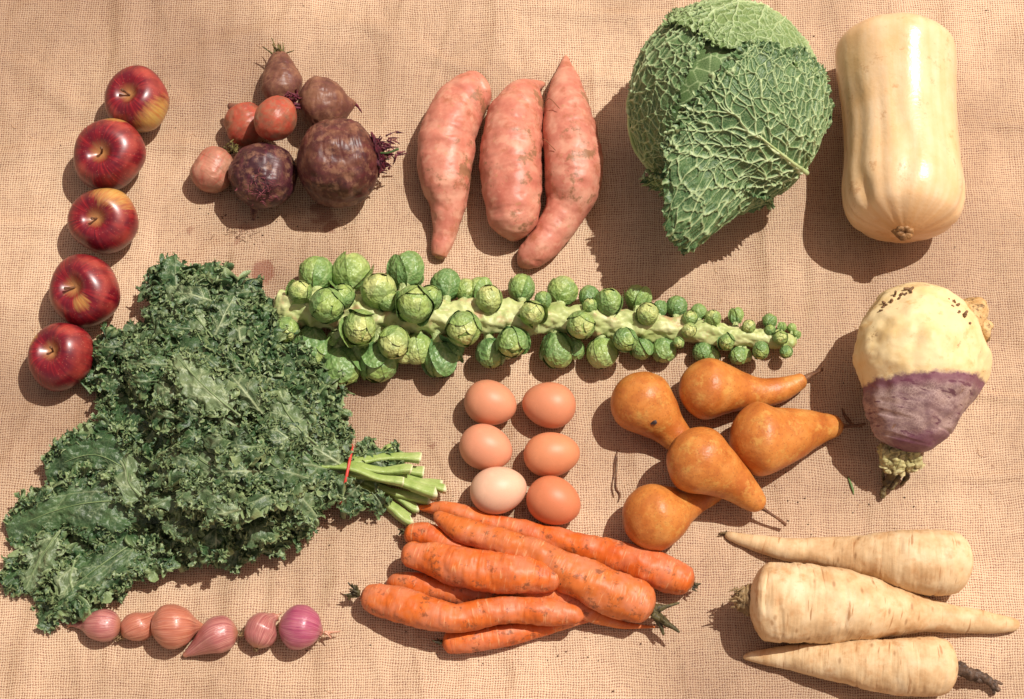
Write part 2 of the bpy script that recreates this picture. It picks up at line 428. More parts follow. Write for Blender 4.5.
# --- sweet potatoes
def x_spud(t, c, lc, ac, tv, o):
    pale = t.noise(t.map(o, (1, 1, 1), (7, 2, 3)), 70, 3)
    c = t.mix(t.math('MULTIPLY', th(t, pale, 0.56, 0.66), 0.5), c, S(236, 176, 146))
    sc_ = t.noise(t.map(o, (1, 1, 1), (1, 8, 3)), 26, 5, 0.7)
    c = t.mix(t.math('MULTIPLY', th(t, sc_, 0.575, 0.63), 0.8), c, S(146, 108, 74))
    e = t.math('ADD', th(t, tv, 0.055, 0.0), th(t, tv, 0.955, 1.0), clamp=True)
    c = t.mix(t.math('MULTIPLY', e, 0.5), c, S(180, 122, 80))
    sp = t.ramp(t.vor(o, 85), [(0.10, 1.0), (0.2, 0.0)])
    return t.mix(t.math('MULTIPLY', sp, t.math('MULTIPLY', th(t, pale, 0.45, 0.5), 0.45)), c, S(196, 150, 104))
M_SPUD = mat_root('sweet_potato_skin', [(0.3, S(194, 110, 90)), (0.5, S(216, 138, 114)), (0.7, S(232, 170, 142))], S(180, 108, 76), (0.54, 0.68), 0.35, 0.45, x_spud, 0.0010, 90, 0.4)
M_CUT = mat_root('cut_root_end', [(0.3, S(150, 112, 70)), (0.6, S(206, 176, 124)), (0.8, S(226, 202, 156))], S(96, 66, 42))
M_HAIR = NT('rootlet').fin(S(150, 96, 62), 0.8)
spud_pts = [
    [(489, 94, 16), (478, 91, 21.5), (463, 103, 26), (449, 130, 28.5), (445.5, 155, 28.5), (445, 185, 25), (448, 208, 18), (446, 230, 13), (441, 248, 9.5), (439, 258, 7)],
    [(545, 84, 2.5), (534, 87, 8), (525, 97, 19), (516, 115, 27), (511.5, 143, 30), (511, 170, 31), (513, 197, 30), (514, 217, 26.5), (514, 230, 22), (513.5, 242, 14)],
    [(565.5, 55, 2), (565.5, 65, 6.5), (566, 80, 14), (567, 103, 22), (570.5, 135, 28), (573.5, 165, 29.5), (572, 190, 27), (565, 211, 21), (553, 230, 18.5), (539, 248, 17), (525, 260, 12), (519, 266, 7)]]
spud_lab = ['leftmost sweet potato, its thick top bent to the right and its tail cut off square',
            'middle sweet potato, blunt at the bottom with a thin tip at its top right',
            'rightmost sweet potato, pointed at the top and curling left at its foot, with fine rootlets']
for i, (p, lb) in enumerate(zip(spud_pts, spud_lab)):
    o, (C, T, rad) = body('sweet_potato', p, M_SPUD, n=190, m=80, cap0=0.65 if i != 2 else 0.6, cap1=[0.25, 1.0, 1.0][i], rough_amp=0.06, rough_len=0.032, seed=i+1, rings=0.025, ringf=80, pits=0.022)
    tag(o, lb, 'sweet potato', 'three sweet potatoes side by side')
    if i == 0:
        b = C[-1]; V, F, a, _ = tube_mesh(np.array([[*(b-T[-1]*0.003), 0.0062], [*(b+T[-1]*0.0015), 0.0058]]), 12, 20, 0.1, 0.7)
        new_obj('cut_end', V, F, M_CUT, a, o)
    if i == 2:
        for (a0, b0, c0) in (((556, 150), (546, 140), (541, 138)), ((572, 160), (562, 150), (552, 148)), ((573, 178), (562, 170), (550, 170)), ((560, 108), (550, 98), (545, 101))):
            pts = spine_world([(*a0, 0.45, 55), (*b0, 0.4, 50), (*c0, 0.3, 42)])
            V, F, a, _ = tube_mesh(pts, 14, 6, 0.3, 0.3); new_obj('rootlet', V, F, M_HAIR, a, o)

# --- butternut squash
def x_sq(t, c, lc, ac, tv, o):
    s_ = t.noise(t.map(ac, (3, 3, 1.0)), 2.0, 3)
    c = t.mix(t.math('MULTIPLY', th(t, s_, 0.35, 0.7), 0.45), c, S(240, 186, 116))
    sc_ = t.noise(t.map(o, (1, 1, 1), (2, 4, 1)), 42, 5, 0.75)
    c = t.mix(t.math('MULTIPLY', th(t, sc_, 0.59, 0.68), 0.5), c, S(190, 130, 74))
    ring = t.math('MULTIPLY', th(t, tv, 0.93, 0.99), 0.6)
    return t.mix(ring, c, S(226, 160, 92))
M_SQUASH = mat_root('squash_skin', [(0.3, S(248, 208, 156)), (0.6, S(254, 222, 178)), (0.8, S(254, 230, 192))], S(240, 190, 134), (0.60, 0.80), 0.0, 0.30, x_sq, 0.0004, spec=0.5)
def squash_lobes(lc, ac, rr):
    th_ = np.arctan2(ac[..., 1], ac[..., 0])
    wob = 0.25*pn(np.stack([np.cos(th_)*1.5, np.sin(th_)*1.5, ac[..., 2]*2.5], -1))
    g = np.cos((th_+wob)*9+0.5*np.sin(th_*2))
    k = 0.45+0.75*sstep(0.1, 0.9, ac[..., 2])
    dent = 0.10*np.exp(-(((ac[..., 2]-0.86)/0.055)**2+((th_-2.45)/0.16)**2))+0.05*np.exp(-(((th_-2.1)/0.10)**2))*sstep(0.2, 0.6, ac[..., 2])
    return (-0.021*np.clip(-g, 0, 1)**1.5+0.006*g)*k*rr-dent*0.55
sq, (C, T, rad) = body('butternut_squash', [(896, 25, 44, 58), (896, 36, 56, 59), (895.5, 54, 60, 60), (897, 85, 58.5, 59), (899.5, 120, 56.5, 58), (902, 155, 57.5, 59), (903.5, 190, 60.5, 61), (904, 212, 57, 61), (904.5, 227, 44, 62), (905, 236, 28, 64)],
          M_SQUASH, n=220, m=144, cap0=0.6, cap1=0.45, rough_amp=0.012, rough_len=0.06, seed=5, lobes=squash_lobes, capk=0.9)
tag(sq, 'large pale orange butternut squash lying in the top right corner beside the cabbage', 'squash')
st0 = P(904, 231, 0.075)
parts = []
for k in range(6):
    a_ = k*math.pi/3+0.3; off = (math.cos(a_)*RT+math.sin(a_)*unit(UP+TC*0.5))*0.0065
    dd = unit(np.array([0.02, -1.0, 0.25])); b = st0+off*0.9
    V, F, a, _ = tube_mesh(np.array([[*(b-dd*0.008+off*0.6), 0.0062], [*b, 0.0052], [*(b+dd*0.006-off*0.2), 0.0050]]), 16, 14, 0.2, 0.5, disp=lambda lc, ac, rr: 0.0007*pn(lc*500))
    parts.append((V, F, a))
V, F, a = joined(parts)
M_SQSTEM = mat_root('squash_stem', [(0.3, S(112, 76, 44)), (0.55, S(186, 140, 90)), (0.8, S(226, 196, 150))], S(70, 44, 28), (0.5, 0.62), bumpd=0.002)
new_obj('stem', V, F, M_SQSTEM, a, sq)

# --- rutabaga
def x_rut(t, c, lc, ac, tv, o):
    wob = t.math('MULTIPLY', t.math('SUBTRACT', t.noise(t.map(ac, (2.0, 2.0, 0.0)), 1.4, 3), 0.5), 0.05)
    sx_ = t.n('ShaderNodeSeparateXYZ'); t.l(ac, sx_.inputs[0])
    e = t.math('ADD', t.math('ADD', tv, wob), t.math('MULTIPLY', sx_.outputs[0], 0.075))
    pur = t.ramp(t.noise(o, 55, 4, 0.65), [(0.3, S(108, 76, 80)), (0.5, S(138, 108, 108)), (0.7, S(188, 160, 150))])
    scale_ = t.ramp(t.vor(o, 330, 'DISTANCE_TO_EDGE'), [(0.02, 1.0), (0.12, 0.0)])
    nz = t.noise(t.map(lc, (40, 40, 120)), 1.0, 4, 0.7)
    pur = t.mix(t.math('MULTIPLY', t.math('MULTIPLY', th(t, nz, 0.38, 0.6), 0.75), t.math('ADD', 0.4, t.math('MULTIPLY', scale_, 0.6))), pur, S(214, 186, 176))
    dk = t.noise(t.map(lc, (50, 50, 260), (1, 1, 5)), 1.0, 3)
    pur = t.mix(t.math('MULTIPLY', th(t, dk, 0.60, 0.66), 0.8), pur, S(92, 44, 66))
    band = t.math('MULTIPLY', th(t, e, 0.61, 0.63), th(t, e, 0.69, 0.65))
    pur = t.mix(t.math('MULTIPLY', band, 0.75), pur, S(126, 70, 92))
    low = th(t, e, 0.90, 0.95)
    pur = t.mix(t.math('MULTIPLY', low, 0.8), pur, S(112, 60, 84))
    fz = t.math('MULTIPLY', t.math('SUBTRACT', t.noise(t.map(lc, (90, 90, 140)), 1.0, 5, 0.8), 0.5), 0.07)
    c2 = t.mix(th(t, t.math('ADD', e, fz), 0.606, 0.628), c, pur)
    soil = t.noise(t.map(o, (1, 1, 1), (4, 4, 9)), 60, 5, 0.75)
    top = th(t, tv, 0.24, 0.06)
    return t.mix(t.math('MULTIPLY', th(t, t.math('ADD', soil, t.math('MULTIPLY', top, 0.09)), 0.63, 0.70), 0.7), c2, S(150, 108, 68))
M_RUT = mat_root('rutabaga_skin', [(0.3, S(240, 206, 142)), (0.55, S(250, 226, 172)), (0.8, S(246, 220, 170))], S(222, 176, 110), (0.58, 0.72), 0.3, 0.5, x_rut, 0.0012, 120)
def rut_lobes(lc, ac, rr):
    th_ = np.arctan2(ac[..., 1], ac[..., 0]); tvv = ac[..., 2]
    b1 = 0.16*np.exp(-(((tvv-0.26)/0.10)**2+((np.abs(th_-math.pi*(1))/0.4))**2))
    dip = -0.035*np.exp(-((tvv-0.47)/0.03)**2)*(0.5+pn(ac*3.0))
    rid = -0.02*sstep(0.1, 0.4, pn(lc*np.array([14, 14, 160])+3))*sstep(0.7, 0.9, tvv)
    return b1*0+dip*0.3+rid+0.03*np.cos(2*th_+0.6)
rt, (C, T, rad) = body('rutabaga', [(924, 286, 24, 60), (922, 297, 35, 61), (920, 311, 46, 63), (921, 328, 57, 65), (922, 347, 65, 66), (921, 362, 65.5, 66), (918, 380, 60.5, 65), (914, 400, 51, 62), (908, 422, 42, 57), (902.5, 440, 30, 53), (899, 450, 24, 51)],
      M_RUT, n=220, m=120, cap0=0.75, cap1=0.35, rough_amp=0.06, rough_len=0.032, seed=8, lobes=rut_lobes)
tag(rt, 'big cream and purple rutabaga lying on its side at the right edge below the squash', 'rutabaga')
M_KNOB = mat_root('side_root_skin', [(0.3, S(196, 152, 92)), (0.6, S(240, 208, 150)), (0.8, S(246, 220, 170))], S(96, 66, 40), (0.54, 0.62), bumpd=0.003, stain_scale=120)
for (ps, sd) in (([(962, 322, 22, 60), (977, 316, 19, 60), (986, 318, 13, 58)], 1), ([(976, 334, 15, 58), (986, 330, 11, 56), (990, 332, 8, 56)], 2)):
    body('side_root', ps, M_KNOB, n=60, m=40, cap0=0.4, cap1=0.8, rough_amp=0.12, rough_len=0.012, seed=sd, parent=rt)
M_SOIL = mat_root('soil', [(0.3, S(52, 34, 26)), (0.6, S(110, 80, 56)), (0.8, S(206, 170, 130))], S(40, 26, 20), bumpd=0.002)
M_SCAR = mat_root('scar', [(0.3, S(96, 66, 42)), (0.6, S(150, 112, 74)), (0.8, S(214, 180, 134))], S(70, 48, 32), bumpd=0.002, stain_scale=200)
rg = np.random.default_rng(4)
for cnt_, fx in ((22, lambda u: surf_point(rt, 882+u*30+rg.normal()*1.5, 305-u*20+rg.normal()*1.5)), (14, lambda u: surf_point(rt, 950+u*22+rg.normal()*1.5, 296+u*24+rg.normal()*1.5))):
    parts = []
    for k in range(cnt_):
        b = fx((k+rg.random()*0.6)/cnt_)
        V, F, a, _ = tube_mesh(np.array([[*b, 0.0015*(0.5+rg.random())], [*(b+rg.normal(size=3)*0.0025), 0.0012]]), 10, 8, 0.8, 0.8)
        parts.append((V, F, a))
    V, F, a = joined(parts); new_obj('root_scar', V, F, M_SCAR, a, rt)
# leafy crown stubs at its narrow end
M_STUB = mat_root('leaf_stub', [(0.3, S(150, 140, 86)), (0.5, S(196, 186, 128)), (0.7, S(222, 206, 156))], S(96, 74, 50), (0.50, 0.62), bumpd=0.0015, stain_scale=90)
M_STUBD = mat_root('withered_leaf_stub', [(0.3, S(62, 50, 34)), (0.55, S(120, 104, 66)), (0.8, S(168, 152, 104))], S(40, 30, 22), (0.5, 0.6), bumpd=0.002, stain_scale=110)
for k, (x0, y0, x1, y1, r0, r1) in enumerate(((886, 448, 884, 468, 7, 4.5), (893, 450, 897, 474, 8, 5), (903, 450, 912, 472, 8, 4.5), (911, 449, 921, 468, 7, 4), (898, 452, 903, 476, 6, 3), (889, 450, 888, 474, 6, 4), (907, 452, 915, 462, 6, 5))):
    zz = 46-2*(k % 3)
    body('leaf_stub', [(x0, y0-4, r0, zz), ((x0+x1)/2, (y0+y1)/2, r0*0.8, zz-6), (x1, y1, r1, zz-14)], M_STUB, n=60, m=24, cap0=0.3, cap1=0.3, rough_amp=0.5, rough_len=0.006, seed=k, parent=rt)
for k, ps in enumerate(([(896, 458, 4, 36), (892, 474, 4, 22), (884, 488, 3.2, 9), (881, 499, 2.5, 4)], [(900, 460, 4, 30), (897, 476, 4, 14), (888, 490, 3, 6)], [(892, 458, 2, 32), (884, 470, 1.6, 20), (883, 484, 1.2, 8)],
                       [(902, 462, 3.4, 30), (906, 476, 2.6, 12), (900, 486, 1.6, 4)])):
    body('leaf_stub', ps, M_STUBD, n=40, m=14, cap0=0.3, cap1=0.5, rough_amp=0.5, rough_len=0.006, seed=k+20, parent=rt)

# --- beets
def mk_beet_mat(name, stops, stain, tip):
    def x(t, c, lc, ac, tv, o):
        v = t.noise(t.map(ac, (3, 3, 1.2)), 1.8, 4, 0.7)
        c = t.mix(t.math('MULTIPLY', th(t, v, 0.5, 0.7), 0.65), c, tip)
        d = t.noise(t.map(o, (1, 1, 1), (8, 1, 3)), 85, 5, 0.75)
        c = t.mix(t.math('MULTIPLY', th(t, d, 0.50, 0.62), 0.55), c, S(164, 120, 92))
        return c
    return mat_root(name, stops, stain, (0.52, 0.66), 0.35, 0.42, x, 0.0012, 130, 0.4)
M_BEETD = mk_beet_mat('dark_beet_skin', [(0.3, S(48, 24, 32)), (0.5, S(72, 36, 42)), (0.7, S(104, 62, 58))], S(60, 28, 36), S(112, 50, 62))
M_BEETB = mk_beet_mat('brown_beet_skin', [(0.3, S(84, 50, 44)), (0.5, S(126, 82, 64)), (0.7, S(160, 114, 86))], S(104, 58, 54), S(112, 62, 62))
M_BEETM = mk_beet_mat('maroon_beet_skin', [(0.3, S(64, 32, 34)), (0.5, S(94, 50, 44)), (0.7, S(128, 82, 62))], S(60, 28, 32), S(106, 44, 52))
M_BEETR = mk_beet_mat('red_beet_skin', [(0.32, S(172, 66, 50)), (0.48, S(184, 90, 66)), (0.62, S(160, 116, 88))], S(130, 94, 74), S(198, 70, 54))
M_BEETP = mk_beet_mat('pale_beet_skin', [(0.3, S(186, 112, 90)), (0.55, S(206, 150, 122)), (0.75, S(210, 168, 138))], S(160, 116, 92), S(206, 76, 64))
M_CROWN = mat_root('beet_crown', [(0.3, S(66, 22, 36)), (0.5, S(112, 40, 58)), (0.7, S(150, 96, 84))], S(48, 20, 30), (0.5, 0.6), bumpd=0.002, stain_scale=160)
M_CROWNG = mat_root('withered_crown', [(0.3, S(56, 50, 32)), (0.5, S(120, 110, 60)), (0.7, S(170, 150, 80))], S(48, 34, 26), (0.5, 0.6), bumpd=0.002, stain_scale=160)
def beet(pts, mat, label, crown=None, cdir=None, cn=22, cl=0.012, cm=None, root=None, rootmat=None, seed=0, crad=0.004, rough=0.05, cap=(0.9, 0.9)):
    o, (C, T, rad) = body('beet', pts, mat, n=150, m=96, cap0=cap[0], cap1=cap[1], rough_amp=rough*1.6, rough_len=0.03, seed=seed, rings=0.015, ringf=120, pits=0.03)
    tag(o, label, 'beet', 'pile of beets')
    if crown is not None:
        q = P(crown[0], crown[1], crown[2]/PPM)
        V, F, a = strands(q, vdir(*cdir), cn, cl, 0.0015, 0.55, seed+50, rb=crad)
        new_obj('crown', V, F, cm or M_CROWN, a, o)
    if root is not None:
        V, F, a, _ = tube_mesh(spine_world(root), 40, 16, 0.4, 0.8, disp=lambda lc, ac, rr: 0.0003*pn(lc*300))
        new_obj('root_tail', V, F, rootmat or mat, a, o)
    return o
beet([(297, 161, 40, 43), (308, 162, 42, 43), (322, 163, 43.5, 44), (340, 163, 43.5, 44), (357, 160, 40, 44), (370, 156, 32, 44), (378, 154, 24, 44)], M_BEETM,
     'largest beet, dull maroon brown, its dark red crown pointing right', (377, 152, 44), (1, 0.1, 0.2), 90, 0.010, seed=1, crad=0.0095, cap=(0.8, 0.5))
o = bpy.data.objects['beet']
body('crown_collar', [(373, 154, 20, 45), (379, 153, 16, 45), (383, 152, 10, 46)], M_CROWN, n=60, m=60, cap0=0.1, cap1=0.5, rough_amp=0.35, rough_len=0.007, seed=3, parent=o)
V, F, a, _ = tube_mesh(spine_world([(378, 153, 1.2, 50), (388, 153, 1.1, 52), (399, 149, 1.3, 54)]), 20, 8, 0.3, 0.4); new_obj('leaf_stalk', V, F, NT('green_stalk').fin(S(70, 96, 46), 0.5), a, o)
beet([(266, 145, 29, 33), (266, 152, 31, 33), (265, 162, 33, 33), (263, 176, 34, 33), (261, 190, 30.5, 32), (257, 204, 19, 28), (255, 210, 9, 24)], M_BEETD,
     'dark purple beet lowest in the pile with its root tail pointing down', root=[(255.5, 203, 6, 24), (254, 212, 3.4, 18), (253.5, 221, 1.2, 10)], seed=2)
V, F, a = strands(P(262, 188, 0.062), vdir(0.5, 0.1, 0.2), 90, 0.008, 0.00045, 0.8, 77, wiggle=0.9, rb=0.009); new_obj('rootlets', V, F, NT('beet_rootlet').fin(S(132, 62, 70), 0.7), a, bpy.data.objects['beet.001'])
beet([(298, 101, 24, 30), (307, 101, 26, 30), (318, 102, 27, 31), (330, 104, 25.5, 31), (341, 105, 19, 30), (350, 104, 8, 29), (356, 102, 2.5, 29)], M_BEETB,
     'round brown beet at the upper right of the pile with a thin root pointing right', (295, 100, 44), (-0.6, 0.1, 0.8), 34, 0.012,
     root=[(350, 103, 4, 29), (356, 104, 1.6, 27), (362, 112, 0.6, 20)], rootmat=M_CROWN, seed=3, crad=0.005)
beet([(280, 52, 6, 20), (280, 59, 10, 20), (281, 70, 16, 20), (282, 82, 20.5, 20), (281, 94, 20, 21), (279, 105, 19, 22)], M_BEETB,
     'grey brown elongated beet at the top of the pile with a withered black crown', (279, 55, 22), (-0.3, 1, 0.2), 18, 0.013, M_CROWNG, seed=4, crad=0.003)
beet([(236, 106, 13, 20), (240, 112, 18.5, 20), (246, 124, 21, 20), (250, 134, 21, 20), (254, 144, 19, 20)], M_BEETR,
     'salmon red beet half hidden to the left of the ball shaped red one', root=[(237, 110, 7, 20), (231, 106, 4, 20), (229, 103, 2, 20)], rootmat=M_BEETB, seed=5)
beet([(257, 110, 17, 58), (263, 113, 21, 58), (271, 117, 22.5, 58), (279, 121, 23, 58), (287, 125, 22.5, 57), (294, 129, 21, 56)], M_BEETR,
     'small ball shaped bright red beet resting on top in the middle of the pile', root=[(262, 113, 4, 62), (259, 111, 2.5, 63), (257, 110, 1.2, 63)], rootmat=M_BEETB, seed=6)
beet([(228, 152, 16, 20), (221, 158, 19, 20), (213, 168, 20.5, 20), (208, 178, 20, 20), (203, 189, 17, 20)], M_BEETP,
     'pale beet with a red lower half at the far left of the pile', (229, 150, 26), (0.6, 0.6, 0.4), 20, 0.009, M_CROWNG, seed=7, crad=0.004)

# --- carrots
def x_car(t, c, lc, ac, tv, o):
    rnd = t.n('ShaderNodeObjectInfo').outputs['Random']
    c = t.mix(t.math('MULTIPLY', rnd, 0.65), c, S(212, 122, 58))
    dust = t.noise(t.map(o, (1, 1, 1), (1, 5, 2)), 30, 4, 0.65)
    c = t.mix(t.math('MULTIPLY', th(t, dust, 0.44, 0.60), 0.66), c, S(216, 136, 100))
    sp = t.noise(t.map(o, (1, 1, 1), (6, 5, 2)), 75, 5, 0.75)
    c = t.mix(t.math('MULTIPLY', th(t, sp, 0.565, 0.64), 0.7), c, S(116, 70, 46))
    ln = t.noise(t.map(lc, (60, 60, 520)), 1.0, 2)
    c = t.mix(t.math('MULTIPLY', t.math('MULTIPLY', th(t, ln, 0.62, 0.68), th(t, dust, 0.3, 0.5)), 0.5), c, S(240, 184, 130))
    e = th(t, tv, 0.985, 1.0)
    return t.mix(t.math('MULTIPLY', e, 0.7), c, S(120, 90, 60))
M_CARROT = mat_root('carrot_skin', [(0.3, S(206, 86, 26)), (0.5, S(228, 108, 36)), (0.72, S(236, 132, 60))], S(206, 92, 40), (0.55, 0.75), 0.5, 0.47, x_car, 0.0010, 260, 0.33,
                    grooves=0.55, groove_col=S(176, 66, 24))
M_TOP = mat_root('carrot_top_stub', [(0.3, S(50, 42, 28)), (0.55, S(96, 88, 52)), (0.8, S(160, 150, 96))], S(40, 30, 22), (0.5, 0.6), bumpd=0.002, stain_scale=140)
def carrot(pts, label, top=None, tdir=None, tl=0.012, tn=8, tr=0.0022, seed=0, cap0=0.7, cap1=0.5, tsp=0.3):
    """pts run from the thin tail to the thick crown"""
    o, (C, T, rad) = body('carrot', pts, M_CARROT, n=240, m=56, cap0=cap0, cap1=cap1, rough_amp=0.10, rough_len=0.024, rings=0.024, ringf=120, seed=seed, ringlow=34)
    tag(o, label, 'carrot', 'pile of carrots')
    if top is not None:
        V, F, a = strands(P(top[0], top[1], top[2]/PPM), vdir(*tdir), tn, tl, tr, tsp, seed+90, rb=0.0018)
        new_obj('crown', V, F, M_TOP, a, o)
    return o
carrot([(409, 507, 1.5, 3), (425, 508, 4, 5), (442, 509, 8, 9), (460, 513, 9.5, 12), (480, 520, 9.5, 13), (515, 529, 11, 14), (550, 538, 13, 15), (586, 548.5, 14.5, 16), (615, 557, 16.5, 17), (640, 564.5, 18, 18), (665, 573, 18, 18), (684, 580, 16, 17), (694, 584, 11, 16)],
       'long carrot nearest the eggs, its thin tail beside the cut kale stems', (693, 585, 16), (1, -0.3, 0.1), 0.006, 8, 0.0016, seed=1)
carrot([(434, 513, 5, 30), (442, 519, 8.5, 31), (459.5, 529, 12, 33), (480, 536, 13, 35), (498, 541, 13.5, 37), (537, 556, 16.5, 38), (565, 570, 20, 37), (590, 583, 22, 35), (620, 596, 23, 30), (642, 604, 21, 26), (654, 609, 15, 24)],
       'biggest carrot, lying across the pile with its green stub at the lower right', (652, 609, 24), (0.75, -0.6, 0.0), 0.026, 6, 0.0042, seed=2, cap1=0.45, tsp=0.16)
carrot([(500, 566, 8, 22), (470, 556, 10, 22), (448, 545, 12, 20), (428, 536, 12.5, 17), (412, 534, 11, 15), (404, 533, 6.5, 14)],
       'short carrot with a brown tip at the upper left, mostly under the two big ones', (404, 532, 14), (-1, 0.1, 0.1), 0.005, 8, 0.0018, seed=3)
carrot([(402, 551, 8, 30), (406, 553, 12.5, 32), (420, 556, 14, 34), (436, 560, 18, 36), (455, 566, 21, 38), (480, 570, 21.5, 40), (500, 572, 21.5, 41), (520, 575, 19.5, 42), (540, 577.5, 16.5, 43), (556, 580, 12, 43), (561, 582, 8, 43)],
       'thick ring marked carrot in the middle of the pile, brown at its right end', (560, 582, 42), (1, -0.1, 0.4), 0.004, 10, 0.0026, seed=4, cap0=0.9)
carrot([(386, 583, 4, 7), (396, 582, 9, 10), (412, 584, 12, 13), (430, 588, 13, 14), (460, 592, 13, 15), (500, 594, 13, 15), (535, 594, 12, 15), (556, 597, 10, 13)],
       'dark carrot showing only a strip between the ringed one and the wavy one', seed=5)
carrot([(655, 627, 0.9, 3), (640, 626.5, 2.2, 4), (624, 625, 4.2, 7), (606, 619.5, 7.5, 12), (586, 610, 11, 16), (565, 600, 13, 19), (545, 592, 14, 22), (520, 588, 14, 22), (500, 586, 10, 22)],
       'carrot with a hair thin tail reaching right from under the pile', seed=6, cap0=0.3)
carrot([(584, 617, 5, 32), (577, 616, 9, 32), (560, 613, 12, 33), (540, 611, 13.5, 34), (515, 610, 14, 35), (495, 611, 14.5, 36), (475, 615, 14.5, 36), (456, 618, 15, 36), (435, 615, 16.5, 34), (412, 608, 17.5, 30), (392, 602, 17, 26), (374, 598, 15.5, 22), (361, 595.5, 10.5, 20)],
       'wavy carrot lying in front with a black stub at its left end', (359, 594, 20), (-1, 0.1, 0.1), 0.010, 10, 0.0024, seed=7, cap0=0.8)
V, F, a = strands(P(356, 592, 20/PPM), vdir(0.1, 1, 0.2), 4, 0.010, 0.0022, 0.4, 191); new_obj('leaf_stub', V, F, M_TOP, a, bpy.data.objects['carrot.006'])
carrot([(590, 618, 4, 6), (565, 622, 7, 9), (540, 628, 9.5, 11), (515, 633, 11.5, 12), (490, 637, 12.5, 13), (465, 641, 12.5, 13), (450, 642.5, 11, 13), (442, 643, 7, 13)],
       'lowest carrot of the pile, dark orange with a black stub at its left end', (442, 642, 13), (-0.9, 0.2, 0.1), 0.007, 8, 0.0018, seed=8)
# thin stubs below: the side root of the short carrot
# --- parsnips
def x_par(t, c, lc, ac, tv, o):
    sp = t.noise(t.map(o, (1, 1, 1), (6, 1, 2)), 48, 5, 0.75)
    c = t.mix(t.math('MULTIPLY', th(t, sp, 0.60, 0.70), 0.5), c, S(196, 146, 92))
    dk = t.ramp(t.vor(t.map(lc, (34, 34, 75)), 1.0), [(0.07, 1.0), (0.16, 0.0)])
    c = t.mix(t.math('MULTIPLY', dk, 0.55), c, S(150, 104, 62))
    return c
M_PARS = mat_root('parsnip_skin', [(0.3, S(208, 166, 116)), (0.5, S(232, 198, 150)), (0.72, S(244, 218, 176))], S(208, 156, 104), (0.54, 0.70), 0.45, 0.55, x_par, 0.0013, 280, 0.3,
                  grooves=0.75, groove_col=S(176, 122, 74))
M_PTOP = mat_root('parsnip_crown', [(0.3, S(112, 88, 58)), (0.55, S(170, 142, 98)), (0.8, S(214, 186, 140))], S(70, 50, 34), (0.5, 0.62), bumpd=0.0018, stain_scale=120)
M_PDARK = mat_root('dry_dark_stalk', [(0.3, S(58, 44, 36)), (0.55, S(104, 82, 66)), (0.8, S(150, 122, 98))], S(40, 30, 24), (0.5, 0.62), bumpd=0.0018, stain_scale=140)
def parsnip(pts, label, seed, cap0=0.5, cap1=0.45):
    o, info = body('parsnip', pts, M_PARS, n=260, m=72, cap0=cap0, cap1=cap1, capk=0.6, rough_amp=0.05, rough_len=0.035, rings=0.022, ringf=140, seed=seed, ringlow=24)
    tag(o, label, 'parsnip', 'three parsnips lying side by side'); return o
p1 = parsnip([(725, 534, 2.5), (732, 536, 5), (745, 540, 7), (760, 543.5, 9), (786.6, 549, 11.5), (810, 551, 13.5), (832.6, 553, 16.5), (855, 555, 20.5), (878.6, 557.5, 25.5), (902, 560, 30.5), (925, 561.5, 33), (944, 562.5, 33), (957, 563, 30), (966, 564, 24)],
             'upper parsnip, its slender tip pointing left and no stalk on its blunt right end', 1)
V, F, a = strands(P(727, 533, 0.004), vdir(-1, 0.3, 0), 5, 0.009, 0.0014, 0.5, 5); new_obj('root_tip', V, F, M_PTOP, a, p1)
p2 = parsnip([(1020, 624, 4), (1012, 624, 7.5), (992, 622.5, 10.5), (975, 620.5, 12), (955, 618.5, 14), (930, 615, 17), (909, 612.5, 21), (890, 610.5, 26), (872.5, 608, 31), (850, 605.5, 36), (832.6, 604.5, 38), (805, 603, 40), (786.6, 602, 40.5), (768, 601, 38.5), (760, 600.5, 34), (752, 600, 29)],
             'middle and thickest parsnip with a dried leaf crown at its left end', 2)
body('crown', [(756, 600, 17, 38), (746, 600, 14.5, 38), (740, 600, 11, 37), (734, 599, 7, 36)], M_PTOP, n=60, m=40, cap0=0.3, cap1=0.8, rough_amp=0.18, rough_len=0.006, seed=3, parent=p2, rings=0.12, ringf=260)
V, F, a = strands(P(742, 598, 0.040), vdir(-1, 0.25, 0.1), 16, 0.012, 0.0018, 0.35, 15, rb=0.005); new_obj('leaf_stub', V, F, M_PTOP, a, p2)
p3 = parsnip([(743, 657, 2), (752, 656.5, 5), (768, 657, 8.5), (787, 657.5, 12), (810, 659, 16.5), (832.6, 661, 20), (855, 663, 23.5), (878.6, 665, 26.5), (902, 666.5, 29), (925, 667, 30), (942, 667.5, 28.5), (953, 668, 23)],
             'lowest parsnip with a dark dry twisted stalk at its right end', 4)
for k, ps in enumerate(([(953, 668, 8, 26), (966, 672, 5.5, 22), (980, 676, 5, 17), (992, 683, 3.5, 12), (1000, 691, 2.6, 8)], [(960, 671, 5, 18), (975, 679, 3.5, 16), (988, 680, 3, 14), (1003, 684, 1.6, 8)],
                       [(953, 664, 5, 20), (963, 667, 3.5, 22), (972, 672, 2.5, 22), (984, 674, 1.5, 18)], [(985, 679, 3, 14), (993, 688, 2.2, 10), (994, 694, 1.5, 6)])):
    body('stalk', ps, M_PDARK, n=60, m=18, cap0=0.4, cap1=0.6, rough_amp=0.4, rough_len=0.006, seed=k+5, parent=p3)

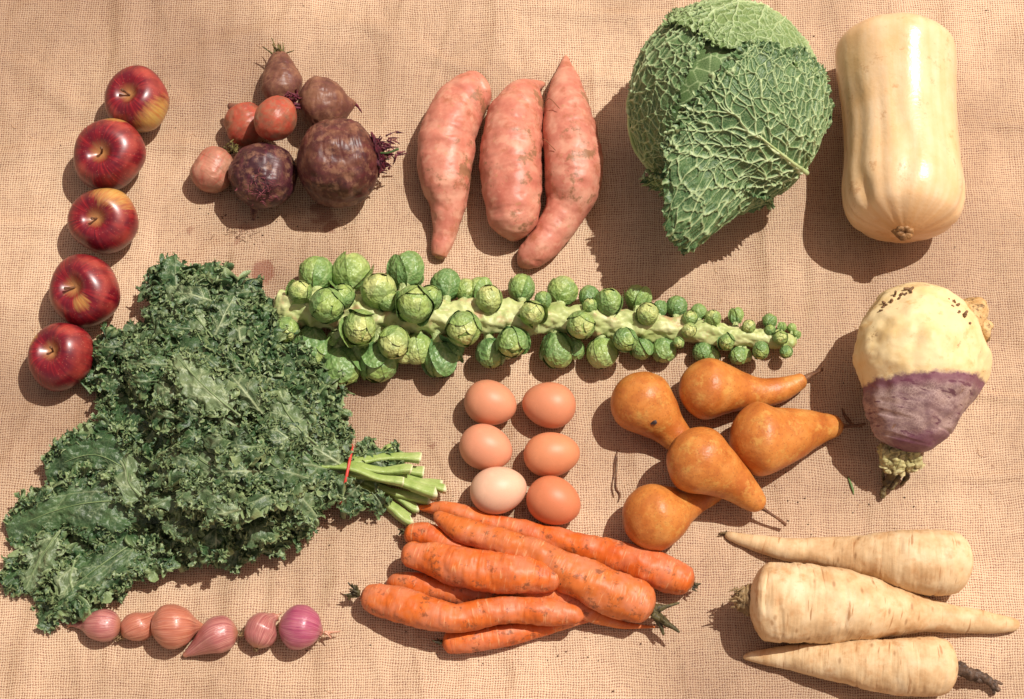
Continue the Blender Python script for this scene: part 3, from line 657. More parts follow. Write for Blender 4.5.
# --- pears
def x_pear(t, c, lc, ac, tv, o):
    r_ = t.noise(t.map(o, (1, 1, 1), (1, 5, 7)), 34, 4, 0.6)
    c = t.mix(t.math('MULTIPLY', th(t, r_, 0.48, 0.66), 0.6), c, S(186, 96, 34))
    g = t.noise(t.map(o, (1, 1, 1), (5, 1, 7)), 60, 5, 0.75)
    c = t.mix(t.math('MULTIPLY', th(t, g, 0.54, 0.66), 0.55), c, S(226, 180, 94))
    rs = t.noise(t.map(o, (1, 1, 1), (2, 8, 1)), 150, 4, 0.8)
    c = t.mix(t.math('MULTIPLY', th(t, rs, 0.54, 0.64), 0.26), c, S(158, 92, 44))
    d = t.ramp(t.vor(o, 300), [(0.14, 1.0), (0.27, 0.0)])
    c = t.mix(t.math('MULTIPLY', d, 0.45), c, S(150, 90, 46))
    e = th(t, tv, 0.02, 0.0)
    return t.mix(t.math('MULTIPLY', e, 0.8), c, S(82, 52, 30))
M_PEAR = mat_root('pear_skin', [(0.3, S(192, 108, 48)), (0.5, S(214, 134, 60)), (0.7, S(226, 156, 82))], S(160, 84, 40), (0.60, 0.80), 0.0, 0.43, x_pear, 0.0007, spec=0.42)
def pear(pts, label, stem=None, seed=0):
    o, info = body('pear', pts, M_PEAR, n=170, m=84, cap0=0.95, cap1=0.6, rough_amp=0.06, rough_len=0.06, seed=seed)
    tag(o, label, 'pear', 'brown pears')
    if stem:
        V, F, a, _ = tube_mesh(spine_world(stem), 40, 14, 0.3, 0.4, disp=lambda lc, ac, rr: 0.0003*pn(lc*400)); new_obj('stem', V, F, M_TWIG, a, o)
    return o
pear([(621, 381, 30, 32), (627, 388, 32, 32.5), (635, 396, 32.5, 33), (645, 405, 32.5, 32.5), (657, 416, 26, 28), (668, 428, 18.5, 22), (679, 440, 15, 17), (690, 452, 11.5, 12), (696, 459, 8, 9)],
     'pear with a black spot, its neck under the one piled on top', seed=1)
pear([(679, 383, 28, 31), (686, 385, 30, 31), (698, 388, 31, 31.5), (711, 389, 31, 31), (727, 389, 25, 26), (744, 391, 18, 20), (762, 393, 14.5, 16), (780, 390, 12.5, 14), (795, 384, 10, 13), (806, 378.5, 7, 13)],
     'pear just under the sprout stalk with a long curved neck pointing right', [(803, 380, 4.5, 13), (811, 375, 2.6, 14), (818, 371.5, 1.8, 16), (823, 369, 2.0, 18)], 2)
pear([(729, 434, 33, 36), (738, 436, 35, 36.5), (750, 438, 36.5, 37), (763, 440, 36.5, 37), (778, 438.5, 31, 32), (793, 434, 26, 27), (808, 430, 20.5, 22), (823, 427.5, 15, 18), (834, 426, 11.5, 15), (843, 425.5, 6.5, 14)],
     'wide cone shaped pear nearest the rutabaga with its stem touching a dark root', [(840, 425.5, 3, 14), (850, 426, 1.8, 13), (866, 424, 1.3, 12)], 3)
pear([(671, 444, 31, 62), (679, 449, 33, 61), (690, 456, 34, 60), (702, 462, 34, 57), (715, 470, 28, 50), (729, 479, 21.5, 42), (742, 489, 17, 34), (753, 499, 13, 27), (763, 508, 7.5, 22)],
     'yellow speckled pear lying on top of two others, its stem pointing lower right', [(760, 506, 3, 23), (768, 512, 1.6, 20), (777, 518, 1.4, 16), (786, 525, 2.0, 10)], 4)
pear([(622, 521, 31, 32), (633, 520, 32.5, 32.5), (646, 518, 33, 33), (658, 516, 33, 33), (671, 512, 26.5, 27), (684, 506, 18, 20), (697, 500, 13, 15), (710, 494.5, 11, 12), (722, 489, 8, 9)],
     'lowest pear, round and plain, lying above the tip of the longest carrot', seed=5)
M_SPOT = NT('dark_bruise').fin(S(52, 34, 30), 0.6)
def surf_patch(parent, px, py, rx, hint, name, mat):
    """small bruise that lies on the parent's surface"""
    me = parent.data; L = parent_world(parent)
    co_ = np.empty(len(me.vertices)*3); me.vertices.foreach_get('co', co_); V = co_.reshape(-1, 3)+np.array(L)
    d = ray(px, py); d = d/np.linalg.norm(d); w_ = V-CAM; tt = w_@d; dist = np.linalg.norm(w_-tt[:, None]*d, axis=1)
    near = np.where(dist < 0.004)[0]; i = near[np.argmin(tt[near])]
    p = V[i]; c = V[np.abs(V-p).max(axis=1) < 0.03].mean(axis=0); nrm = unit(p-c+TC*0.01)
    e1 = unit(np.cross(nrm, [0, 1, 0.2])); e2 = np.cross(nrm, e1); n_, m_ = 6, 20
    out = []
    for k in range(n_):
        for j in range(m_):
            a_ = 2*math.pi*j/m_; rr = rx*(k+0.01)/(n_-1)*(1+0.15*math.sin(3*a_))
            q = p+e1*math.cos(a_)*rr+e2*math.sin(a_)*rr
            near2 = np.argsort(np.linalg.norm(V-q, axis=1))[:1]
            out.append(q+nrm*(0.0006*(1-(k/(n_-1))**2)-0.0002*(k/(n_-1))))
    return new_obj(name, np.array(out), grid_faces(n_, m_), mat, parent=parent)
surf_patch(bpy.data.objects['pear'], 653, 425.5, 0.0035, None, 'bruise', M_SPOT)

# --- eggs
def egg(px, py, rx, ry, ang, colour, label, seed, spot=False):
    t = NT('eggshell_'+['warm', 'tan', 'buff', 'amber', 'pale', 'rust'][seed]); o_ = t.obj()
    c = t.mix(th(t, t.noise(o_, 30, 4), 0.4, 0.7), S(*colour), S(*[min(255, v*1.04+3) for v in colour]))
    c = t.mix(t.math('MULTIPLY', t.ramp(t.noise(o_, 700, 3), [(0.58, 0.0), (0.68, 1.0)]), 0.16), c, S(*[v*0.82 for v in colour]))
    c = t.mix(t.math('MULTIPLY', t.ramp(t.vor(o_, 380), [(0.06, 1.0), (0.13, 0.0)]), 0.35), c, S(*[v*0.72 for v in colour]))
    c = t.mix(t.math('MULTIPLY', th(t, t.noise(o_, 90, 4, 0.7), 0.55, 0.7), 0.3), c, S(*[min(255, v*1.08+8) for v in colour]))
    m_ = t.fin(c, 0.46, t.bump(t.noise(o_, 1500, 2), 0.00012, 0.6), spec=0.4, Subsurface_Weight=0.08, Subsurface_Radius=(0.01, 0.004, 0.002), Subsurface_Scale=0.2)
    q = P(px, py, 0.02); s = mpp(q); q = P(px, py, ry*s); n, m = 72, 64
    a = math.radians(ang); ax = unit(np.array([math.cos(a), math.sin(a), 0.0])); e1 = unit(np.cross([0, 0, 1.0], ax)); e2 = np.cross(ax, e1)
    ph = np.linspace(0.001, math.pi-0.001, n)[:, None]; az = np.linspace(0, 2*math.pi, m, endpoint=False)[None]
    x = np.cos(ph); r = np.sin(ph)*(1-0.09*x)
    V = q+s*(rx*x[..., None]*ax+(ry*r*np.cos(az))[..., None]*e1+(ry*r*np.sin(az))[..., None]*e2)
    V[..., 2] -= V[..., 2].min()
    o = new_obj('egg', V.reshape(-1, 3), grid_faces(n, m), m_)
    tag(o, label, 'egg', 'six eggs in two columns')
egg(490.5, 402.5, 26.5, 22.5, -15, (226, 152, 114), 'tan egg at the top of the left column, nearest the sprout stalk', 0)
egg(549, 404.8, 27, 23, 180-10, (228, 148, 108), 'tan egg at the top of the right column of eggs', 1)
egg(486, 447.5, 27, 22.8, -20, (230, 156, 120), 'pinkish tan egg in the left column, directly above the palest one', 2)
egg(551.8, 454, 28.3, 22.3, 5, (228, 148, 104), 'middle egg of the right column', 3)
egg(498.4, 490, 28.6, 23.6, 12, (240, 192, 160), 'palest egg, cream coloured, at the bottom of the left column', 4)
egg(553.8, 501, 27.8, 24, -25, (222, 134, 92), 'darkest orange egg at the bottom of the right column', 5)

# --- shallots
def mk_shal(name, a, b, c_):
    t = NT(name); ac = t.attr('ac'); o = t.obj(); lc = t.attr('lc'); tv = t.attr('tv', False)
    s_ = t.noise(t.map(ac, (10, 10, 1.0)), 2.0, 3, 0.6)
    c = t.ramp(s_, [(0.3, a), (0.5, b), (0.7, c_)])
    fine = t.noise(t.map(ac, (40, 40, 1.5)), 1.5, 2)
    c = t.mix(t.math('MULTIPLY', th(t, fine, 0.5, 0.62), 0.35), c, S(226, 170, 150))
    big = t.noise(o, 60, 4, 0.6); c = t.mix(t.math('MULTIPLY', th(t, big, 0.5, 0.62), 0.4), c, b)
    e = t.math('ADD', th(t, tv, 0.10, 0.02), th(t, tv, 0.86, 0.97), clamp=True)
    c = t.mix(t.math('MULTIPLY', e, 0.6), c, S(196, 134, 92))
    return t.fin(c, 0.28, t.bump(t.noise(t.map(ac, (30, 30, 1.0)), 2.0, 2), 0.0005, 0.5), spec=0.6, Coat_Weight=0.3, Coat_Roughness=0.25)
M_SHP = mk_shal('pink_shallot_skin', S(140, 66, 72), S(186, 108, 104), S(222, 164, 150))
M_SHB = mk_shal('copper_shallot_skin', S(152, 76, 58), S(196, 114, 86), S(224, 162, 132))
M_SHV = mk_shal('violet_shallot_skin', S(140, 40, 84), S(178, 78, 112), S(206, 132, 150))
M_SKIN = mk_shal('papery_skin', S(190, 112, 80), S(222, 160, 126), S(240, 198, 168))
def shallot(pts, mat, label, seed, root=None, rdir=None, neck=None, cap0=0.9):
    o, info = body('shallot', pts, mat, n=110, m=60, cap0=cap0, cap1=0.5, rough_amp=0.04, rough_len=0.03, seed=seed)
    tag(o, label, 'shallot', 'row of small shallots')
    if root:
        V, F, a = strands(P(root[0], root[1], root[2]/PPM), vdir(*rdir), 14, 0.006, 0.0007, 0.6, seed+5, wiggle=0.7, rb=0.002); new_obj('roots', V, F, M_PTOP, a, o)
    if neck:
        V, F, a = strands(P(neck[0], neck[1], neck[2]/PPM), vdir(*neck[3]), 5, neck[4], 0.0016, 0.25, seed+9, rb=0.001); new_obj('dry_neck', V, F, M_SKIN, a, o)
    return o
shallot([(121, 625, 13, 16), (117, 625, 15, 16), (109, 625, 16, 16), (101, 625, 16.5, 16), (91, 625, 12.5, 13), (83, 624.5, 6, 9), (75, 624, 3, 7), (68, 624, 2, 6)], M_SHP, 'leftmost shallot, dusty pink, its neck reaching under the kale leaf', 1, (122, 627, 12), (1, 0, 0), (70, 624, 6, (-1, 0.1, 0), 0.006))
shallot([(122, 636, 5, 13), (126, 632, 10.5, 14), (133, 628, 14.5, 14.5), (142, 625, 14.5, 14.5), (151, 620, 9.5, 12), (157, 614, 4, 12), (161, 610, 2.5, 12)], M_SHB, 'small copper coloured shallot, second from the left, papery at its root end', 2, (121, 637, 10), (-0.8, -0.6, 0), (158, 612, 11, (0.7, 0.6, 0), 0.007))
shallot([(151, 629, 18, 21), (156, 628, 20, 21), (165, 627, 22, 21), (176, 626.5, 22, 21.5), (187, 626.5, 17, 18), (195, 626.5, 8.5, 14), (201, 626.5, 4, 12), (205, 627, 2.5, 12)], M_SHB, 'largest shallot, coppery and round, third from the left', 3, None, None, (203, 627, 12, (1, 0, 0), 0.005))
shallot([(238, 632, 11, 16), (233, 632, 15, 16.5), (225, 632.5, 17.5, 17.5), (215, 636, 18, 18), (205, 642, 13, 14), (196, 648, 8, 10), (188, 653, 4, 7), (183, 656, 2, 5)], M_SHP, 'pink teardrop shallot, fourth from the left, its point towards the lower left', 4, (237, 633, 15), (1, 0.2, 0))
shallot([(256, 648, 10, 16), (257, 643, 14, 17), (259, 636, 16, 17.5), (262, 629, 17, 17.5), (266, 622, 12.5, 15), (272, 618, 6, 12), (277, 616, 4.5, 10)], M_SHP, 'small dull brownish pink shallot, second from the right, its root end towards us', 5, (256, 646, 16), (-0.1, -1, 0.4), (277, 616, 10, (0.8, 0.5, 0), 0.005))
shallot([(279, 625, 19, 22), (286, 626, 21, 22), (295, 627, 22.5, 22.5), (304, 628, 22, 22.5), (314, 630, 16, 20), (320, 632, 7, 16), (323, 633, 4, 15)], M_SHV, 'shiny violet shallot at the right end of the row', 6, (318, 634, 22), (0.8, -0.5, 0.3), (324, 634, 14, (1, 0.05, 0), 0.012))

# ------------------------------------------------------------------ leaves with a net of veins
def seg_dist(Q, A, B):
    d = B-A; L2 = (d*d).sum()+1e-12
    t = np.clip(((Q-A)@d)/L2, 0, 1)
    return np.linalg.norm(Q-(A+t[..., None]*d), axis=-1), t
def vein_tree(Ls, Wd, seed, n_side=6, ang=40, reach=0.9, sub=True, fan=0.0):
    """rib polylines in flat leaf coordinates: x across (-Wd..Wd), y along (0..Ls)"""
    rg = np.random.default_rng(seed); segs = []
    def line(p, a, L, w0, w1, bend, n=7):
        pts = [np.array(p)]; 
        for k in range(n):
            a += bend/n+rg.normal()*0.035; pts.append(pts[-1]+np.array([math.sin(a), math.cos(a)])*L/n)
        for k in range(n):
            segs.append((pts[k], pts[k+1], w0+(w1-w0)*k/n, w0+(w1-w0)*(k+1)/n))
        return pts, a
    rib, _ = line((0, 0), 0, Ls*0.98, 1.0, 0.30, 0, 12)
    for side in (-1, 1):
        for i in range(n_side):
            f = (i+0.35+0.3*rg.random()+(0.25 if side > 0 else 0))/n_side*(0.85-fan)
            y = f*Ls; p = np.array([np.interp(y, [q[1] for q in rib], [q[0] for q in rib]), y])
            a0 = math.radians(ang+rg.uniform(-6, 6)+(1-f)*12)*side
            L = Wd*reach*(1.15-0.45*f)/abs(math.sin(a0))*0.95
            sp, _ = line(p, a0, L, 0.62*(1-0.4*f), 0.18, -0.35*side)
            if sub:
                for k in range(1, 7):
                    for s2 in (-1, 1):
                        if rg.random() < 0.8:
                            d = sp[k]-sp[k-1]; a2 = math.atan2(d[0], d[1])+s2*math.radians(45+rg.uniform(-8, 8))
                            line(sp[k], a2, L*0.34*(1-0.08*k), 0.34, 0.10, -0.2*s2, 4)
    return segs
def vein_field(Q, segs, width):
    """0..1 ridge strength at flat points Q (n,2)"""
    v = np.zeros(Q.shape[:-1])
    for A, B, w0, w1 in segs:
        m_ = width*3.2
        lo = np.minimum(A, B)-m_; hi = np.maximum(A, B)+m_
        msk = (Q[..., 0] > lo[0]) & (Q[..., 0] < hi[0]) & (Q[..., 1] > lo[1]) & (Q[..., 1] < hi[1])
        if not msk.any(): continue
        d, t = seg_dist(Q[msk], A, B); w_ = width*(w0+(w1-w0)*t)
        v[msk] = np.maximum(v[msk], np.exp(-(d/w_)**2)*(0.45+0.55*(w0+(w1-w0)*t)))
    return v
def vor_edge(Q, cell, seed):
    """F2-F1 of jittered cells in 2D"""
    g = np.random.default_rng(seed).random((64, 64, 2))
    q = Q/cell; i = np.floor(q).astype(int); f1 = np.full(Q.shape[:-1], 9.0); f2 = f1.copy()
    for dx in (-1, 0, 1):
        for dy in (-1, 0, 1):
            c = i+np.array([dx, dy]); j = g[c[..., 0] % 64, c[..., 1] % 64]
            d = np.linalg.norm(c+0.1+0.8*j-q, axis=-1)
            nf1 = np.minimum(f1, d); f2 = np.minimum(np.maximum(f1, d), f2); f1 = nf1
    return f2-f1

# ------------------------------------------------------------------ savoy cabbage
def mat_cabbage():
    t = NT('savoy_leaf'); o = t.obj(); v = t.attr('vein', False); pl = t.attr('pale', False)
    c = t.ramp(t.noise(o, 60, 4, 0.6), [(0.3, S(38, 74, 44)), (0.5, S(58, 98, 58)), (0.7, S(84, 122, 72))])
    c = t.mix(pl, c, S(166, 188, 106))
    fine = t.ramp(t.vor(o, 420, 'DISTANCE_TO_EDGE'), [(0.0, 1.0), (0.14, 0.0)])
    c = t.mix(t.math('MULTIPLY', fine, 0.34), c, S(158, 180, 124))
    c = t.mix(t.ramp(v, [(0.18, 0.0), (0.62, 1.0)]), c, t.mix(th(t, v, 0.5, 1.0), S(182, 204, 146), S(226, 236, 192)))
    return t.fin(c, 0.48, t.bump(t.noise(o, 500, 3), 0.0005, 0.5), spec=0.35)
M_CAB = mat_cabbage()
M_RIB = mat_root('leaf_rib', [(0.3, S(168, 192, 124)), (0.6, S(200, 216, 156)), (0.8, S(222, 232, 182))], S(150, 178, 108), (0.6, 0.8), 0.0, 0.45, None, 0.0004)
CC = P(726, 103, 0.098); CM = mpp(CC); CR = np.array([97.5, 103, 92])*CM
def cab_leaf(name, base, tip, hw, seed, r0=1.0, pale=0.0, n=240, m=240, lift=0.10, flare=0.0, flare_side=0, n_side=5, parent=None, ang=42, pow_=0.55, frill=0.03, cell=0.011, tipflare=0.0, start=0.0):
    Bd = vdir(*base); Td = vdir(*tip)
    al = math.acos(np.clip(Bd@Td, -1, 1)); nn = unit(np.cross(Bd, Td)); tt = np.cross(nn, Bd)
    s = np.linspace(0, 1, n)[:, None]; u = np.linspace(-1, 1, m)[None]
    q3 = np.stack([3*s+0*u, np.sign(u)*2+0*s, 0*s*u+seed], -1)
    edge = 1+0.10*pn(q3*2)+0.05*pn(q3*7)+0.03*pn(q3*19)
    wdt = hw*np.clip(np.sin(np.pi*np.clip(0.04+0.90*s**0.8, 0, 1)), 0.02, 1)**pow_*edge
    smax = 1+0.07*pn(np.stack([u*3+0*s, 0*s*u, 0*s*u+seed+9], -1))+0.04*pn(np.stack([u*11+0*s, 0*s*u, 0*s*u+seed+19], -1))
    sa = (start+(1-start)*s*smax)*al
    wa = wdt*u
    d = np.cos(wa)[..., None]*(np.cos(sa)[..., None]*Bd+np.sin(sa)[..., None]*tt)+np.sin(wa)[..., None]*nn
    Rm = CR.mean()
    Q = np.stack([wa*Rm*0.95, sa*Rm], -1)
    Qw = Q+0.004*np.stack([pn(np.concatenate([Q*60, 0*Q[..., :1]+seed], -1)), pn(np.concatenate([Q*60, 0*Q[..., :1]+seed+40], -1))], -1)
    segs = vein_tree(al*Rm, hw*Rm, seed, n_side, ang)
    v = vein_field(Qw, segs, 0.0025)
    e1 = vor_edge(Qw, cell, seed); e2 = vor_edge(Qw+0.3, cell*0.45, seed+1)
    net = np.exp(-(e1/0.095)**2)*0.62; net2 = np.exp(-(e2/0.14)**2)*0.36
    vein = np.maximum(v, np.maximum(net, net2))
    puck = np.clip(e1, 0, 0.5)*1.0
    ed = np.maximum(np.abs(u)**6*np.ones_like(s), (s**14)*np.ones_like(u))
    margin = np.maximum(sstep(0.80, 1.0, np.abs(u)+0*s), sstep(0.88, 1.0, s+0*u))
    fl = lift*ed+flare*sstep(0.35, 1.05, (u*flare_side if flare_side else np.abs(u))+0*s)*sstep(0.12, 0.55, s+0*u)*(1-0.75*sstep(0.62, 1.0, s+0*u))+tipflare*sstep(0.7, 1, s+0*u)
    hgt = (0.0034*v-0.0020*(net > 0.3)*0+0.0026*(puck-0.2)*(1-np.clip(v, 0, 1))*0-0.0014*np.clip(1-e1*3, 0, 1)*0+0.0034*net+0.0010*net2)/Rm
    lowf = 0.012*pn(d*4+seed)+0.008*pn(d*9+seed)
    rr = r0+fl+hgt+lowf+margin*frill*(pn(np.concatenate([Q*230, 0*Q[..., :1]+seed+4], -1))+0.6*pn(np.concatenate([Q*480, 0*Q[..., :1]+seed+4], -1)))
    V = CC+(d@np.stack([RT, UP, TC], 1)*CR)@np.stack([RT, UP, TC])*rr[..., None]
    V = V+margin[..., None]*0.0035*pnv(np.concatenate([Q*260, 0*Q[..., :1]+seed+14], -1))
    V[..., 2] = np.maximum(V[..., 2], 0.0015+0.002*np.abs(pn(V*200)))
    lf = new_obj(name, V.reshape(-1, 3), grid_faces(n, m, False), M_CAB, {'vein': vein.ravel(), 'pale': (pale+0*vein).ravel()}, parent)
    # the thick part of the midrib stands proud of the blade
    jm = m//2; ks = np.linspace(7, int(n*0.62), 10).astype(int)
    nrm = V[ks, jm]-CC; nrm /= np.linalg.norm(nrm, axis=1)[:, None]
    rp = np.concatenate([V[ks, jm]+nrm*0.0006, np.linspace(0.0028, 0.0008, 10)[:, None]], 1)
    Vr, Fr, ar, _ = tube_mesh(rp, 60, 14, 0.5, 0.8, disp=lambda lc, ac, rr: 0.0002*pn(lc*300))
    new_obj('midrib', Vr, Fr, M_RIB, ar, lf)
    return lf
cab = empty('savoy_cabbage', (CC[0], CC[1], 0.0))
tag(cab, 'crinkled green savoy cabbage with a net of pale veins, at the top beside the squash', 'cabbage')
# solid heart behind the wrapper leaves
n_, m_ = 200, 220
ph = np.linspace(0.001, math.pi-0.001, n_)[:, None]; az = np.linspace(0, 2*math.pi, m_, endpoint=False)[None]
d = np.stack([np.sin(ph)*np.cos(az), np.sin(ph)*np.sin(az), np.cos(ph)+0*az], -1)
V = CC+(d*CR)@np.stack([RT, UP, TC])*0.958*(1+0.01*pn(d*6))[..., None]; V[..., 2] = np.maximum(V[..., 2], 0.001)
e = vor_edge(d[..., :2]*0.09, 0.011, 3); vv = np.exp(-(e/0.11)**2)*0.6
new_obj('heart', V.reshape(-1, 3), grid_faces(n_, m_), M_CAB, {'vein': vv.ravel(), 'pale': 0.2+0*vv.ravel()}, cab)
cab_leaf('leaf', (0.9, -0.5, -0.6), (0.35, 1.0, 0.15), 1.2, 21, 0.955, 0.30, parent=cab, lift=0.02)                    # right side and top
cab_leaf('leaf', (-0.1, -0.9, -0.7), (0.5, 0.9, -0.3), 1.2, 31, 0.94, 0.15, parent=cab, n=160, m=160, lift=0.02)       # under
cab_leaf('leaf', (-0.74, -0.66, -0.35), (-0.30, 0.80, 0.58), 0.86, 23, 0.985, 0.10, parent=cab, lift=0.01, flare=0.11, flare_side=-1, frill=0.022, n_side=5, cell=0.014)   # left leaf, its near edge curling up
cab_leaf('leaf', (0.80, 0.45, -0.45), (-0.42, 0.62, 0.70), 0.95, 25, 0.992, 0.36, parent=cab, lift=0.05, frill=0.04)                # pale top leaf
cab_leaf('leaf', (0.30, -0.95, -0.25), (-0.62, -0.62, 0.55), 0.55, 29, 1.0, 0.0, parent=cab, lift=0.10, frill=0.05, n_side=5, tipflare=0.12, n=160, m=160)   # lower leaf under the front one
cab_leaf('leaf', (0.86, -0.70, 0.06), (-0.30, 0.04, 0.95), 0.98, 24, 1.025, 0.05, parent=cab, lift=0.05, flare=0.60, flare_side=1, n=320, m=320, n_side=6, ang=38, pow_=0.36, frill=0.024, cell=0.0125)

# ------------------------------------------------------------------ brussels sprout stalk
def mat_sprout():
    t = NT('sprout_leaf'); o = t.obj(); v = t.attr('vein', False); r_ = t.attr('tonal', False)
    c = t.ramp(r_, [(0.0, S(80, 120, 70)), (0.4, S(118, 156, 84)), (0.75, S(162, 188, 98)), (1.0, S(208, 216, 134))])
    c = t.mix(t.math('MULTIPLY', th(t, t.noise(o, 1.6, 4), 0.4, 0.65), 0.5), c, S(98, 138, 88))
    net = t.ramp(t.vor(o, 3.2, 'DISTANCE_TO_EDGE'), [(0.0, 1.0), (0.04, 0.0)])
    c = t.mix(t.math('MULTIPLY', net, 0.07), c, S(190, 206, 140))
    c = t.mix(t.math('MULTIPLY', v, 0.55), c, S(206, 220, 160))
    return t.fin(c, 0.42, t.bump(t.noise(o, 2.2, 2), 0.04, 0.3), spec=0.45)
M_SPR = mat_sprout()
def mat_stalk():
    t = NT('sprout_stalk'); lc = t.attr('lc'); o = t.obj()
    c = t.ramp(t.noise(t.map(lc, (60, 60, 22)), 1.0, 4), [(0.3, S(168, 186, 108)), (0.5, S(200, 210, 140)), (0.75, S(226, 226, 170))])
    sc_ = t.vor(t.map(lc, (30, 30, 34)), 1.0)
    c = t.mix(t.math('MULTIPLY', t.ramp(sc_, [(0.16, 1.0), (0.26, 0.0)]), 0.75), c, S(196, 150, 112))
    c = t.mix(t.math('MULTIPLY', th(t, t.noise(o, 55, 4, 0.7), 0.56, 0.66), 0.5), c, S(206, 160, 124))
    return t.fin(c, 0.5, t.bump(t.noise(t.map(lc, (150, 150, 45)), 1, 3), 0.0012, 0.6))
M_STALK = mat_stalk()
def sprout_mesh(seed, tone=0.5, open_=0.0):
    """unit sprout, base at -z; overlapping cupped leaves round a small heart, on a short neck"""
    rg = np.random.default_rng(seed); parts = []
    n, m = 22, 24
    def leaf(azm, r0, hw, reach, lift, tn):
        Bd = np.array([0.05*math.cos(azm), 0.05*math.sin(azm), -1.0]); Bd /= np.linalg.norm(Bd)
        h = np.array([math.cos(azm), math.sin(azm), 0]); nn = np.cross(h, Bd); nn /= np.linalg.norm(nn); tt = np.cross(nn, Bd); tt = tt if tt@h > 0 else -tt
        s = np.linspace(0, 1, n)[:, None]; u = np.linspace(-1, 1, m)[None]
        al = math.radians(reach); sa = al*s*(1-0.10*u**2)+0*u
        wa = u*hw*np.clip(np.sin(np.pi*(0.06+0.80*s)), 0.03, 1)**0.6
        d = np.cos(wa)[..., None]*(np.cos(sa)[..., None]*Bd+np.sin(sa)[..., None]*tt)+np.sin(wa)[..., None]*nn
        ed = np.maximum(np.abs(u)**4+0*s, s**6+0*u)
        r = r0*(1+0.02*pn(d*5+seed+azm))+lift*ed+0.012*pn(d*14+azm)*ed
        v = np.exp(-(u/(0.05+0.02*(1-s)))**2)*(1-0.6*s)
        for k in range(5):
            y0 = 0.12+0.16*k
            v = np.maximum(v, 0.6*np.exp(-(((s-y0-0.35*np.abs(u))/0.022))**2)*(1-np.abs(u)*0.6))
        q = d*r[..., None]; q[..., 2] *= 1.06
        return (q.reshape(-1, 3), grid_faces(n, m, False), {'vein': v.ravel(), 'tonal': np.clip(tn+0.25*s*(1)+0*u, 0, 1).ravel()})
    ph = np.linspace(0.001, math.pi-0.001, 24)[:, None]; az = np.linspace(0, 2*math.pi, 32, endpoint=False)[None]
    d = np.stack([np.sin(ph)*np.cos(az), np.sin(ph)*np.sin(az), np.cos(ph)+0*az], -1)
    parts.append((d.reshape(-1, 3)*0.86, grid_faces(24, 32), {'vein': np.zeros(24*32), 'tonal': np.full(24*32, min(1, tone+0.25))}))
    k = 0
    for i, (r0, hw, reach, tn) in enumerate([(0.88, 1.15, 176, 0.25), (0.90, 1.15, 170, 0.22), (0.92, 1.1, 166, 0.16), (0.935, 1.1, 158, 0.10), (0.95, 1.05, 150, 0.0), (0.965, 0.95, 146, -0.05), (0.975, 0.85, 138, -0.12), (0.985, 0.75, 120, -0.2), (0.99, 0.7, 104, -0.22)]):
        azm = i*2.4+rg.uniform(-0.3, 0.3); o_ = open_*max(0, i-5)*0.10
        parts.append(leaf(azm, r0, hw, reach+rg.uniform(-8, 8), 0.004+0.003*i+o_, tone+tn))
    V, F, a, _ = tube_mesh(np.array([[0, 0, -1.75, 0.42], [0, 0, -1.3, 0.30], [0, 0, -0.85, 0.36]]), 12, 16, 0, 0)
    parts.append((V, F, {'vein': np.full(len(V), 0.75), 'tonal': np.full(len(V), 0.9)}))
    return joined(parts)
stalk_px = [(276, 306, 15, 30), (290, 308, 18.5, 32), (340, 312, 18, 34), (400, 316, 17.5, 35), (460, 317, 17, 34), (500, 318, 16, 32), (550, 319, 14.5, 30), (600, 322, 14, 27), (650, 327, 13, 24), (700, 332, 11.5, 20), (750, 338, 10, 16), (785, 341, 8.5, 13), (797, 343, 4, 12)]
stk, (C, T, rad) = body('sprout_stalk', stalk_px, M_STALK, n=360, m=72, cap0=0.25, cap1=0.6, rough_amp=0.24, rough_len=0.013, seed=3, rings=0.02, ringf=60)
tag(stk, 'long pale green stalk studded with brussels sprouts, tapering to the right', 'sprout stalk')
V, F, a, _ = tube_mesh(spine_world([(276, 306, 13.5, 30), (273.5, 306, 13, 30)]), 10, 40, 0.05, 0.3, disp=lambda lc, ac, rr: 0.0006*pn(lc*200))
new_obj('cut_end', V, F, mat_root('cut_stalk', [(0.3, S(222, 206, 160)), (0.7, S(238, 226, 190))], S(206, 170, 130)), a, stk)
sa = [(205, 125, 62), (335, 120, 68), (435, 185, 65), (245, 240, 68), (538, 110, 66), (565, 235, 70), (365, 320, 62), (490, 375, 62), (185, 390, 68), (300, 465, 70), (430, 450, 72), (285, 372, 33), (575, 400, 55), (680, 165, 58), (660, 440, 62), (745, 325, 60), (802, 180, 45), (838, 215, 48), (845, 415, 52), (922, 375, 55), (955, 175, 48), (995, 268, 48)]
sb = [(150, 110, 48), (245, 130, 38), (315, 148, 45), (215, 230, 50), (135, 320, 58), (290, 330, 52), (372, 283, 42), (430, 315, 38), (508, 320, 42), (412, 130, 40), (450, 190, 38), (553, 165, 36), (495, 175, 20), (630, 185, 28), (680, 205, 28), (597, 248, 26), (645, 325, 34), (730, 290, 28), (772, 340, 30), (765, 195, 24), (808, 235, 24), (850, 320, 30), (880, 215, 24), (920, 275, 24), (925, 235, 14), (960, 240, 16), (940, 325, 22), (0, 290, 30), (560, 292, 20), (975, 262, 14)]
extra_spr = [(343, 296, 13), (388, 300, 12), (318, 352, 15), (362, 352, 14), (405, 352, 13), (430, 298, 13), (452, 352, 12), (286, 330, 13), (300, 292, 12), (505, 350, 10), (543, 300, 9), (575, 350, 10), (590, 306, 8), (640, 345, 9), (466, 290, 11), (612, 300, 9), (660, 308, 8), (690, 318, 8), (712, 356, 8), (745, 356, 7), (770, 330, 6), (735, 318, 6)]
